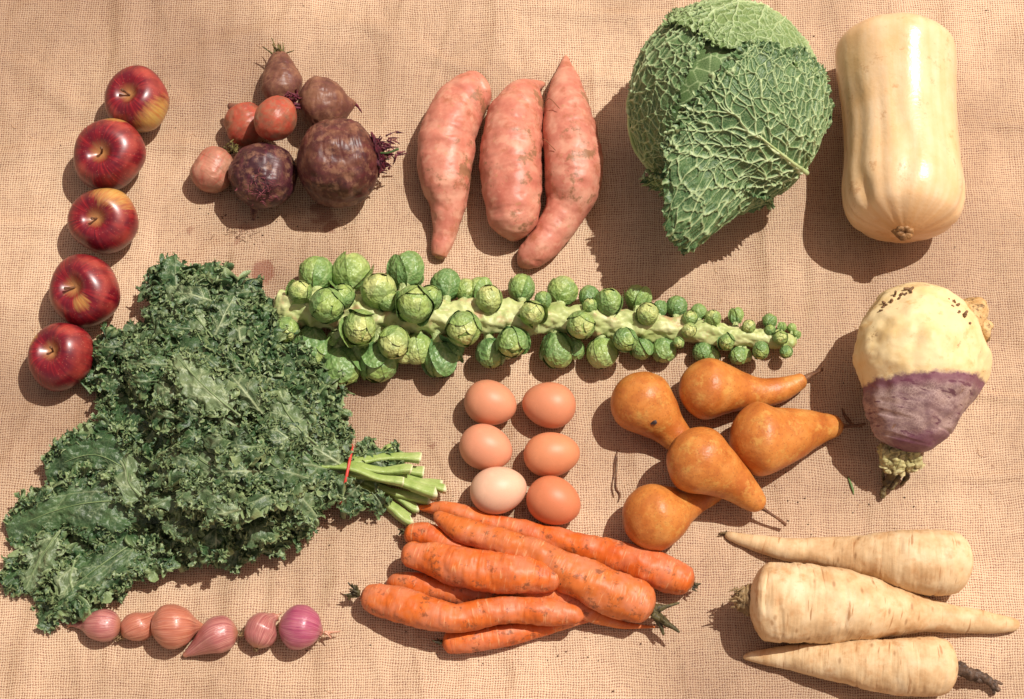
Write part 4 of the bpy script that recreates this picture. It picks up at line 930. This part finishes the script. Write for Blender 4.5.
spr = extra_spr+[(260+x/3.657, 240+y/3.657, r/3.657*1.04) for x, y, r in sa]+[(520+x/3.531, 260+y/3.531, r/3.531*1.08) for x, y, r in sb]
variants = []
for k in range(6):
    V, F, a = sprout_mesh(k+1, 0.30+0.11*k if k < 5 else 0.25, [0, 0.5, 0.15, 0.8, 0, 1.1][k])
    variants.append((V, F, a))
sp_px = np.array([p[0] for p in stalk_px]); sp_py = np.array([p[1] for p in stalk_px]); sp_r = np.array([p[2] for p in stalk_px]); sp_z = np.array([p[3] for p in stalk_px])
vm = {}
for i, (x, y, r) in enumerate(spr):
    yc = np.interp(x, sp_px, sp_py); rc = np.interp(x, sp_px, sp_r); zc = np.interp(x, sp_px, sp_z)
    off = y-yc; reach = rc+r*0.85; c = np.clip(off/reach, -1, 1)
    up_ = math.sqrt(1-c*c)
    z = zc+reach*up_ if abs(off) < reach*0.9 else max(r, zc*0.75)
    z = max(z, r*0.95)
    q = P(x, y, z/PPM); xs = np.clip(x+random.uniform(-6, 2)*r/15, 280, 795)
    a0 = P(xs, np.interp(xs, sp_px, sp_py), zc/PPM)
    ax = Vector(unit(q-a0)); R_ = r*mpp(q)*1.0
    k = i % 5 if i not in (27, 31, 32, 36, 48) else (5 if i == 36 else 1)
    if k not in vm:
        V, F, a = variants[k]
        o = new_obj('sprout', V, F, M_SPR, a, None, origin=np.zeros(3)); vm[k] = o
    else:
        o = vm[k].copy(); COL.objects.link(o)
    o.parent = stk; o.location = Vector(q)-parent_world(stk); o.scale = (R_*random.uniform(0.93, 1.08), R_*random.uniform(0.93, 1.08), R_*random.uniform(0.95, 1.06))
    from mathutils import Quaternion
    o.rotation_euler = (ax.to_track_quat('Z', 'Y')@Quaternion((0, 0, 1), random.uniform(0, 6.28))).to_euler()

# ------------------------------------------------------------------ kale bunch
def mat_kale():
    t = NT('kale_leaf'); o = t.obj(); v = t.attr('vein', False); ed = t.attr('edge', False); tn = t.attr('tonal', False)
    c = t.ramp(t.noise(o, 45, 4, 0.6), [(0.3, S(32, 60, 34)), (0.5, S(54, 88, 48)), (0.7, S(82, 114, 66))])
    c = t.mix(tn, c, S(146, 162, 116))
    c = t.mix(t.math('MULTIPLY', ed, 0.62), c, S(172, 190, 130))  # pale rims: light on the thin edges is put into the colour
    net = t.ramp(t.vor(o, 210, 'DISTANCE_TO_EDGE'), [(0.0, 1.0), (0.09, 0.0)])
    c = t.mix(t.math('MULTIPLY', net, 0.22), c, S(150, 170, 124))
    c = t.mix(t.math('MULTIPLY', v, 0.85), c, S(190, 204, 156))
    return t.fin(c, 0.42, t.bump(t.noise(o, 420, 3), 0.0012, 0.7), spec=0.5)
M_KALE = mat_kale()
def x_kst(t, c, lc, ac, tv, o):
    st = t.noise(t.map(ac, (9, 9, 1.2)), 1.6, 3)
    c = t.mix(t.math('MULTIPLY', th(t, st, 0.45, 0.6), 0.55), c, S(126, 156, 72))
    return t.mix(th(t, tv, 0.972, 0.985), c, S(226, 226, 178))
M_KRIB = mat_root('kale_rib', [(0.3, S(112, 136, 86)), (0.6, S(138, 160, 108)), (0.8, S(160, 180, 126))], S(100, 126, 78), (0.6, 0.8), 0.0, 0.5, None, 0.0004)
M_KSTEM = mat_root('kale_stem', [(0.3, S(136, 164, 80)), (0.5, S(168, 190, 106)), (0.75, S(200, 212, 142))], S(122, 148, 74), (0.56, 0.72), 0.0, 0.4, x_kst, 0.0008)
kale_tie = P(352, 470, 0.03)
kb = empty('kale_bunch', (kale_tie[0], kale_tie[1], 0.0))
tag(kb, 'bushy bunch of dark green curly kale tied at the stems with a red band', 'kale')
def kale_leaf(px_path, width, seed, curl=1.0, tone=0.0, flat=0.0, roll=0.0, cup=0.2, lam=0.0085, start=0.12, res=1.0, frill=0.55, rib=False):
    """px_path: (px, py, height px) from the stem end to the tip; width: half width in px"""
    sw = np.array([[*P(a, b, c/PPM), 0.0] for a, b, c in px_path])
    L0 = np.linalg.norm(np.diff(sw[:, :3], axis=0), axis=1).sum()
    n = int(np.clip(L0/0.00105*res, 60, 290)); Wm = width/PPM; m = int(np.clip(Wm*2/0.00075*res, 50, 135))
    R, S_, L = catmull(sw, n, False); C = R[:, :3]
    T = np.gradient(C, axis=0); T /= np.linalg.norm(T, axis=1)[:, None]
    up = unit(np.array([math.sin(roll), 0.15*math.cos(seed), 1.0]))
    Bn = up-(T@up)[:, None]*T; Bn /= np.linalg.norm(Bn, axis=1)[:, None]; N = np.cross(T, Bn)
    cr_, sr_ = math.cos(roll), math.sin(roll)
    N, Bn = N*cr_+Bn*sr_, Bn*cr_-N*sr_
    s = (S_/L)[:, None]; u = np.linspace(-1, 1, m)[None]
    z0 = 0*s*u
    prof = np.clip(np.sin(np.pi*np.clip((s-start)/(1-start)*0.93+0.04, 0, 1)), 0, 1)**0.55*(s > start)+0.05*(s <= start)
    side = np.sign(u)
    lob = 1+0.42*pn(np.stack([s*5.5+z0, side*3+z0, z0+seed*1.3], -1))+0.20*pn(np.stack([s*L0*70+z0, side*3+z0, z0+seed*1.3+5], -1))+0.16*pn(np.stack([s*L0*190+z0, side*3+z0, z0+seed*1.3+8], -1))
    wd = Wm*prof*np.clip(lob, 0.45, 1.5)
    a = np.abs(u)
    x = wd*u
    Vb = C[:, None, :]+x[..., None]*N[:, None, :]-(cup*Wm*(u**2)*prof)[..., None]*Bn[:, None, :]
    Q = np.concatenate([(x/0.93)[..., None], (S_[:, None]+z0)[..., None], z0[..., None]+seed*2.3], -1)
    k1 = sstep(0.10+0.42*flat, 0.80, a)*np.minimum(1, prof*1.5); k2 = sstep(0.32+0.36*flat, 0.9, a)*np.minimum(1, prof*1.5)
    A = 0.0100*curl
    k3 = sstep(0.35+0.25*flat, 0.9, a)*np.minimum(1, prof*1.5)
    D = k1[..., None]*A*1.0*pnv(Q/(lam*1.9), seed)*np.array([1, 1, 1.3])
    D = D+k2[..., None]*A*0.95*pnv(Q/(lam*0.80), seed+11)
    D = D+k3[..., None]*A*0.46*pnv(Q/(lam*0.50), seed+23)
    # frilled rim: waves standing on the edge
    wav = np.sin(S_[:, None]*2*math.pi/(lam*0.62)+3.5*pn(Q/(lam*2)))*k2**1.5
    wav2 = np.cos(S_[:, None]*2*math.pi/(lam*0.62)+3.5*pn(Q/(lam*2))+1.0)*k2**1.5
    Dn = D[..., 0:1]*N[:, None, :]+D[..., 1:2]*T[:, None, :]+D[..., 2:3]*Bn[:, None, :]
    V = Vb+Dn+(wav*0.0030*curl)[..., None]*Bn[:, None, :]+(wav2*0.0018*curl)[..., None]*T[:, None, :]
    V = V+((1-k1)*(0.0055*pn(Q/0.02)+0.0022*pn(Q/0.0075)+0.0010*pn(Q/0.0038))*np.minimum(1, a*5))[..., None]*Bn[:, None, :]
    segs = vein_tree(L*0.98, Wm*1.0, seed, max(4, int(L/0.03)), 44, 0.8, sub=True)
    Q2 = np.stack([x+z0, S_[:, None]+z0], -1)
    v = vein_field(Q2, segs, 0.0014+0.0004*flat)
    v = np.clip(v, 0, 1)
    v = v*(1-0.75*sstep(0.55, 0.9, a))*(0.55 if flat < 0.5 else 1)
    V = V+(0.0010*v)[..., None]*Bn[:, None, :]
    V[..., 2] = np.maximum(V[..., 2], 0.0012+0.002*np.abs(pn(Q/0.01)))
    e1 = sstep(0.80, 1.0, a)+z0
    main = (V.reshape(-1, 3), grid_faces(n, m, False), {'vein': v.ravel(), 'edge': e1.ravel(), 'tonal': (tone+z0+0.25*flat*(1-k1)).ravel()})
    # small curled frills growing from the outer part of the blade
    rg = np.random.default_rng(seed+500)
    area = L*Wm*2*0.75; K = int(np.clip(area/(0.0042**2)*frill, 30, 700))
    lo = 0.25+0.38*flat
    uu = (lo+(1-lo)*rg.random(K)**0.8)*rg.choice([-1, 1], K); ss = start+0.03+(0.97-start)*rg.random(K)
    ii = np.clip((ss*(n-1)).astype(int), 0, n-1); jj = np.clip(((uu+1)/2*(m-1)).astype(int), 0, m-1)
    p0 = V[ii, jj]; out = np.sign(uu)[:, None]*N[ii]*0.8+T[ii]*rg.normal(size=(K, 1))*0.8+Bn[ii]*rg.uniform(-0.2, 0.9, (K, 1))+rg.normal(size=(K, 3))*0.4
    out /= np.linalg.norm(out, axis=1)[:, None]
    upv = np.array([0, 0, 1.0])+rg.normal(size=(K, 3))*0.45+0*out; upv -= (upv*out).sum(1)[:, None]*out; upv /= np.linalg.norm(upv, axis=1)[:, None]
    wv = np.cross(out, upv)
    tt_ = np.linspace(0, 1, 6)[None, :, None]; ww_ = np.linspace(-1, 1, 7)[None, None, :]
    ln = rg.uniform(0.0032, 0.0070, (K, 1, 1)); wdp = rg.uniform(0.0022, 0.0046, (K, 1, 1)); be = rg.uniform(0.6, 2.9, (K, 1, 1))*rg.choice([1, 1, -1], (K, 1, 1)); ph_ = rg.uniform(0, 6.28, (K, 1, 1))
    fwd = ln*np.sin(be*tt_)/be; upw = ln*(1-np.cos(be*tt_))/be
    wid = wdp*ww_*(0.35+0.85*tt_)
    rim = 0.0013*np.sin(ww_*4.2+ph_)*tt_**1.5+0.0008*np.sin(ww_*9+ph_*2)*tt_**3-0.0010*ww_**2*tt_
    fw2 = fwd-0.0012*np.abs(ww_)**2*tt_+0.0008*np.sin(ww_*7+ph_)*tt_
    Pp = p0[:, None, None, :]+fw2[..., None]*out[:, None, None, :]+wid[..., None]*wv[:, None, None, :]+(upw+rim)[..., None]*upv[:, None, None, :]
    Pp[..., 2] = np.maximum(Pp[..., 2], 0.001)
    f1 = grid_faces(6, 7, False); Fp = (f1[None]+np.arange(K)[:, None, None]*42).reshape(-1, 4)
    eg = (sstep(0.45, 1.0, tt_+0*ww_)*np.ones((K, 1, 1))).ravel()
    tn_ = np.broadcast_to(np.clip(tone+rg.normal(size=(K, 1, 1))*0.10, 0, 1), (K, 6, 7)).ravel()
    fr = (Pp.reshape(-1, 3), Fp, {'vein': 0*eg, 'edge': eg, 'tonal': tn_})
    V_, F_, a_ = joined([main, fr])
    lf = new_obj('leaf', V_, F_, M_KALE, a_, kb)
    if rib:
        k0 = int(n*(0.55 if L0 > 0.16 else 0.03)); ks = np.linspace(k0, int(n*0.93), 12).astype(int)
        rp = np.concatenate([V[ks, m//2]+Bn[ks]*0.0006, np.linspace(0.0010, 0.0003, 12)[:, None]], 1)
        Vr, Fr, ar, _ = tube_mesh(rp, 60, 10, 0.5, 0.8)
        new_obj('rib', Vr, Fr, M_KRIB, ar, lf)
    return lf

TB = (352, 472, 32)
big = [  # path, half width, curl, tone, flat, roll
    # lower left, darker and flatter
    ([TB, (250, 500, 26), (150, 500, 32), (75, 505, 28), (6, 530, 8)], 46, 1.0, 0.0, 0.4, 0.2),
    ([TB, (250, 510, 18), (170, 525, 20), (95, 570, 24), (38, 622, 6)], 40, 1.0, 0.0, 0.35, -0.2),
    ([TB, (240, 490, 24), (150, 480, 36), (95, 455, 34), (45, 470, 16)], 38, 1.0, 0.0, 0.25, 0.1),
    ([TB, (250, 500, 30), (170, 510, 26), (125, 545, 16), (115, 600, 8)], 34, 1.0, 0.0, 0.3, -0.3),
    ([TB, (240, 500, 16), (130, 510, 12), (60, 550, 8), (2, 585, 6)], 40, 1.0, 0.0, 0.25, 0.0),
    ([TB, (250, 480, 26), (180, 470, 30), (130, 455, 26), (85, 440, 14)], 36, 0.9, 0.05, 0.3, 0.0),
    # middle left and up
    ([TB, (280, 440, 60), (210, 400, 70), (150, 365, 50), (92, 345, 22)], 40, 1.0, 0.0, 0.2, 0.1),
    ([TB, (280, 430, 60), (220, 370, 72), (185, 310, 50), (165, 268, 20)], 38, 1.0, 0.0, 0.2, 0.3),
    ([TB, (300, 430, 56), (255, 370, 66), (225, 315, 50), (205, 262, 26)], 36, 1.0, 0.0, 0.2, 0.0),
    ([TB, (315, 430, 50), (285, 380, 56), (262, 335, 44), (255, 290, 24)], 34, 1.0, 0.05, 0.1, -0.2),
    ([TB, (325, 435, 44), (310, 405, 44), (290, 375, 38), (275, 330, 24)], 32, 0.9, 0.05, 0.3, -0.3),
    ([TB, (270, 450, 60), (200, 430, 66), (150, 410, 46), (105, 385, 22)], 38, 1.0, 0.0, 0.1, 0.2),
    # lower middle
    ([TB, (290, 480, 54), (235, 500, 52), (195, 530, 36), (180, 565, 14)], 36, 1.0, 0.0, 0.4, -0.1),
    ([TB, (300, 485, 48), (260, 505, 46), (235, 535, 32), (225, 570, 12)], 34, 1.0, 0.05, 0.4, -0.1),
    ([TB, (310, 485, 42), (285, 500, 40), (270, 525, 28), (265, 555, 12)], 30, 1.0, 0.05, 0.2, -0.2),
    ([TB, (320, 482, 38), (300, 495, 36), (292, 515, 24), (292, 540, 10)], 26, 1.0, 0.05, 0.2, -0.2),
    ([TB, (290, 465, 70), (230, 460, 78), (180, 470, 60), (140, 500, 36)], 38, 1.0, 0.0, 0.2, 0.0),
    # flatter patches on top showing pale veins
    ([(240, 416, 92), (220, 400, 102), (198, 380, 102), (176, 356, 92)], 23, 0.8, 0.28, 1.0, 0.2),
    ([(318, 446, 72), (302, 432, 80), (286, 412, 78), (276, 390, 66)], 22, 0.8, 0.15, 0.9, -0.2),
    ([(215, 340, 62), (195, 315, 62), (178, 292, 50), (165, 275, 36)], 20, 0.9, 0.25, 0.8, 0.1),
    ([(240, 490, 76), (215, 470, 84), (195, 455, 80), (180, 430, 70)], 26, 1.0, 0.25, 0.6, 0.0),
    ([(215, 500, 56), (210, 520, 52), (205, 540, 38), (205, 562, 20)], 22, 0.9, 0.2, 0.8, 0.0),
    ([(150, 505, 42), (130, 485, 44), (125, 465, 40), (112, 445, 26)], 22, 0.8, 0.25, 0.8, 0.1),
    ([(60, 530, 28), (50, 545, 26), (40, 560, 20), (25, 590, 10)], 22, 0.8, 0.2, 0.8, -0.1),
    ([(75, 560, 24), (70, 580, 22), (75, 600, 14), (70, 624, 6)], 24, 0.8, 0.2, 0.9, 0.1),
    ([(340, 470, 40), (335, 455, 46), (330, 440, 44), (325, 415, 34)], 20, 0.9, 0.15, 0.7, -0.1),
    ([(395, 478, 28), (380, 462, 32), (370, 450, 28), (362, 440, 20)], 12, 0.9, 0.10, 0.1, 0.0),
    ([(385, 470, 28), (395, 455, 26), (392, 447, 20)], 10, 0.8, 0.10, 0.1, 0.0),
    ([(372, 492, 26), (378, 500, 24), (384, 512, 14)], 11, 0.9, 0.05, 0.1, 0.0),
    ([(360, 485, 34), (350, 495, 30), (338, 505, 16)], 14, 1.0, 0.05, 0.1, 0.0),
]
for i, (pth, wd, cu, tn, fl, ro) in enumerate(big):
    kale_leaf(pth, wd, i+1, cu, tn, fl, ro, rib=(fl >= 0.2 or i in (0, 1, 2, 3, 4)))
# short curly lobes that fill the mound, each growing away from the tie
poly = [(165, 268), (192, 256), (240, 282), (262, 295), (278, 325), (300, 378), (325, 412), (345, 440), (345, 490), (318, 505), (290, 535), (240, 565), (190, 562), (160, 535), (130, 510), (130, 450), (125, 400), (95, 360), (95, 335), (140, 330), (148, 290)]
def inside(x, y):
    c = False; j = len(poly)-1
    for i in range(len(poly)):
        xi, yi = poly[i]; xj, yj = poly[j]
        if (yi > y) != (yj > y) and x < (xj-xi)*(y-yi)/(yj-yi)+xi: c = not c
        j = i
    return c
def edge_d(x, y):
    best = 1e9
    for i in range(len(poly)):
        A = np.array(poly[i-1], float); B = np.array(poly[i], float)
        d_, _ = seg_dist(np.array([[x, y]], float), A, B); best = min(best, d_[0])
    return best
rg = np.random.default_rng(12); cnt = 0; placed = []
while cnt < 62:
    x = rg.uniform(85, 345); y = rg.uniform(255, 570)
    if not inside(x, y): continue
    if placed and min((x-a)**2+(y-b)**2 for a, b in placed) < (19 if cnt < 52 else 13)**2: 
        if rg.random() > 0.02: continue
    if min((x-a)**2+(y-b)**2 for a, b in ((222, 402), (186, 368), (204, 385), (290, 420), (272, 392), (192, 308), (206, 530), (198, 462))) < 15**2: continue
    placed.append((x, y)); ed = edge_d(x, y)
    zt = 20+min(60, ed*1.15)+rg.normal()*7
    dv = np.array([x-352, y-472.0]); dv = dv/np.linalg.norm(dv); an = math.atan2(dv[1], dv[0])+rg.normal()*0.5
    dv = np.array([math.cos(an), math.sin(an)]); Ls = rg.uniform(36, 58)
    b = (x-dv[0]*Ls*0.65, y-dv[1]*Ls*0.65); e = (x+dv[0]*Ls*0.35, y+dv[1]*Ls*0.35)
    kale_leaf([(*b, zt*0.85+4), ((b[0]+x)/2, (b[1]+y)/2, zt+6), (x, y, zt+9), (*e, zt*0.9+rg.uniform(-8, 14))], rg.uniform(13, 21), 100+cnt, rg.uniform(0.85, 1.15), rg.choice([0, 0, 0.1, 0.2]), rg.choice([0, 0, 0, 0.5]), rg.normal()*0.3, 0.45, lam=0.0078, start=0.0, res=1.4, frill=0.95)
    cnt += 1
# cut stems to the right of the band
for k, (x0, y0, x1, y1, r0, r1, z0, z1) in enumerate(((352, 458, 396, 449, 3.5, 4, 30, 20), (354, 462, 421, 459, 4.5, 5.2, 34, 26), (352, 466, 412, 470, 4.5, 5, 40, 34), (352, 470, 424, 473, 5, 5.6, 24, 14), (352, 472, 442, 486, 5, 5.4, 20, 8),
        (350, 473, 436, 493, 5.2, 6.2, 34, 26), (352, 478, 430, 500, 4.5, 5.2, 20, 9), (345, 482, 412, 520, 5.5, 6.3, 20, 8), (350, 466, 400, 456, 3.5, 3.8, 22, 12), (352, 476, 418, 508, 4, 4.6, 14, 6), (350, 468, 404, 482, 4, 4.6, 46, 40), (350, 470, 446, 489, 4, 4.4, 26, 14))):
    xm, ym = (x0+x1)/2, (y0+y1)/2+(-3 if k % 2 else 3)
    o, info = body('stem', [(x0-30, y0-2, r0*0.8, z0+3), (x0, y0, r0, z0), (xm, ym, r0*0.9, (z0+z1)/2), (x1-6, y1-1, r1*1.0, z1+1), (x1, y1, r1*1.08, z1)], M_KSTEM, n=80, m=30, cap0=0.2, cap1=0.15, rough_amp=0.10, rough_len=0.012, seed=k, parent=kb,
                   lobes=lambda lc, ac, rr: 0.16*np.clip(np.cos(3*np.arctan2(ac[..., 1], ac[..., 0])), -0.5, 1))
M_BAND = NT('red_rubber').fin(S(222, 74, 62), 0.4)
c0 = P(346, 474, 26/PPM); pts = []
ringp = []
for k in range(25):
    a_ = 2*math.pi*k/24
    ringp.append([c0[0]+0.004*math.cos(a_)+0.010*math.sin(a_)*0.5, c0[1]+0.030*math.sin(a_)*1.0, c0[2]+0.024*math.cos(a_), 0.0016])
V, F, a, _ = tube_mesh(np.array(ringp), 96, 10, 0, 0, cosine=False)
new_obj('rubber_band', V, F, M_BAND, a, kb)

# ------------------------------------------------------------------ bits lying on the cloth
def bit(name, pts, mat, label, cat, n=40, m=10):
    V, F, a, _ = tube_mesh(spine_world(pts), n, m, 0.4, 0.4, disp=lambda lc, ac, rr: 0.0001*pn(lc*300))
    V[:, 2] += cloth_z(V[:, 0], V[:, 1])
    tag(new_obj(name, V, F, mat, a), label, cat)
bit('dry_root', [(618, 449, 0.8, 1), (615, 460, 0.7, 1.5), (614, 474, 0.7, 1), (612, 486, 0.6, 1), (614, 497, 0.6, 1)], M_TWIG, 'thin dark looping root on the burlap between the eggs and the pears', 'dry root')
bit('dry_root', [(617, 456, 0.6, 2.5), (617, 472, 0.5, 3), (616, 486, 0.7, 2), (620, 494, 0.9, 1.5), (618, 502, 0.5, 1)], M_TWIG, 'short forked root lying over the thin looping one', 'dry root')
bit('grass_blade', [(848, 476, 0.6, 1), (852, 486, 1.3, 1.6), (854, 494, 0.4, 1)], NT('grass').fin(S(96, 128, 62), 0.5), 'tiny green grass blade on the burlap left of the rutabaga', 'grass blade')
bit('dry_root', [(842, 408, 0.8, 2), (845, 416, 1.6, 2.5), (849, 421, 2.0, 3), (853, 424, 1.2, 3), (862, 426, 0.8, 3)], M_TWIG, 'small dark branching root in the shadow beside the cone shaped pear', 'dry root')
rg = np.random.default_rng(2); parts = []
for k in range(210):
    x, y = (rg.uniform(0, 1024), rg.uniform(0, 699)) if k < 60 else ((rg.normal(265, 50), rg.normal(218, 18)) if k < 130 else ((rg.normal(520, 100), rg.normal(645, 14)) if k < 175 else (rg.normal(850, 70), rg.normal(500, 30))))
    b = P(x, y, 0.0004); r = 0.0003+0.0006*rg.random()
    V, F, a, _ = tube_mesh(np.array([[*b, r], [*(b+np.array([rg.normal(), rg.normal(), 0])*r*1.4), r*0.8]]), 8, 7, 0.8, 0.8); parts.append((V, F, a))
V, F, a = joined(parts); V[:, 2] += cloth_z(V[:, 0], V[:, 1])
o = new_obj('soil_crumbs', V, F, M_SOIL, a)
tag(o, 'fine dark soil crumbs scattered over the burlap', 'soil', kind='stuff')
rg = np.random.default_rng(8); parts = []
for k in range(90):
    x, y = rg.uniform(0, 1024), rg.uniform(0, 699); a_ = rg.uniform(0, 6.28); L = rg.uniform(4, 12)
    pts = [[*P(x+math.cos(a_+0.4*j)*L*j/3, y+math.sin(a_+0.4*j)*L*j/3, 0.0004+0.0010*(j % 2)), 0.00022] for j in range(4)]
    V, F, a, _ = tube_mesh(np.array(pts), 10, 5, 0.4, 0.4); parts.append((V, F, a))
V, F, a = joined(parts); V[:, 2] += cloth_z(V[:, 0], V[:, 1])
o = new_obj('loose_fibres', V, F, NT('jute_fibre').fin(S(226, 182, 140), 0.7), a)
tag(o, 'fine loose jute fibres lifting from the burlap', 'fibre', kind='stuff')
# settle every vegetable onto the rippled cloth
for o in list(COL.objects):
    if o.parent is None and o.get('category') in ('apple', 'sweet potato', 'squash', 'rutabaga', 'beet', 'parsnip', 'egg', 'shallot', 'pear', 'carrot', 'kale', 'cabbage', 'sprout stalk'):
        big_ = {'kale': 0.12, 'sprout stalk': 0.15, 'cabbage': 0.05, 'squash': 0.06}.get(o['category'], 0.015)
        if o['category'] in ('carrot', 'pear'): c_ = (0.03, -0.24) if o['category'] == 'carrot' else (0.23, -0.10); big_ = 0.05
        else: c_ = (o.location.x, o.location.y)
        gx, gy = np.meshgrid(np.linspace(-big_, big_, 9), np.linspace(-big_, big_, 9))
        o.location.z += float(np.percentile(cloth_z(c_[0]+gx, c_[1]+gy), 50))
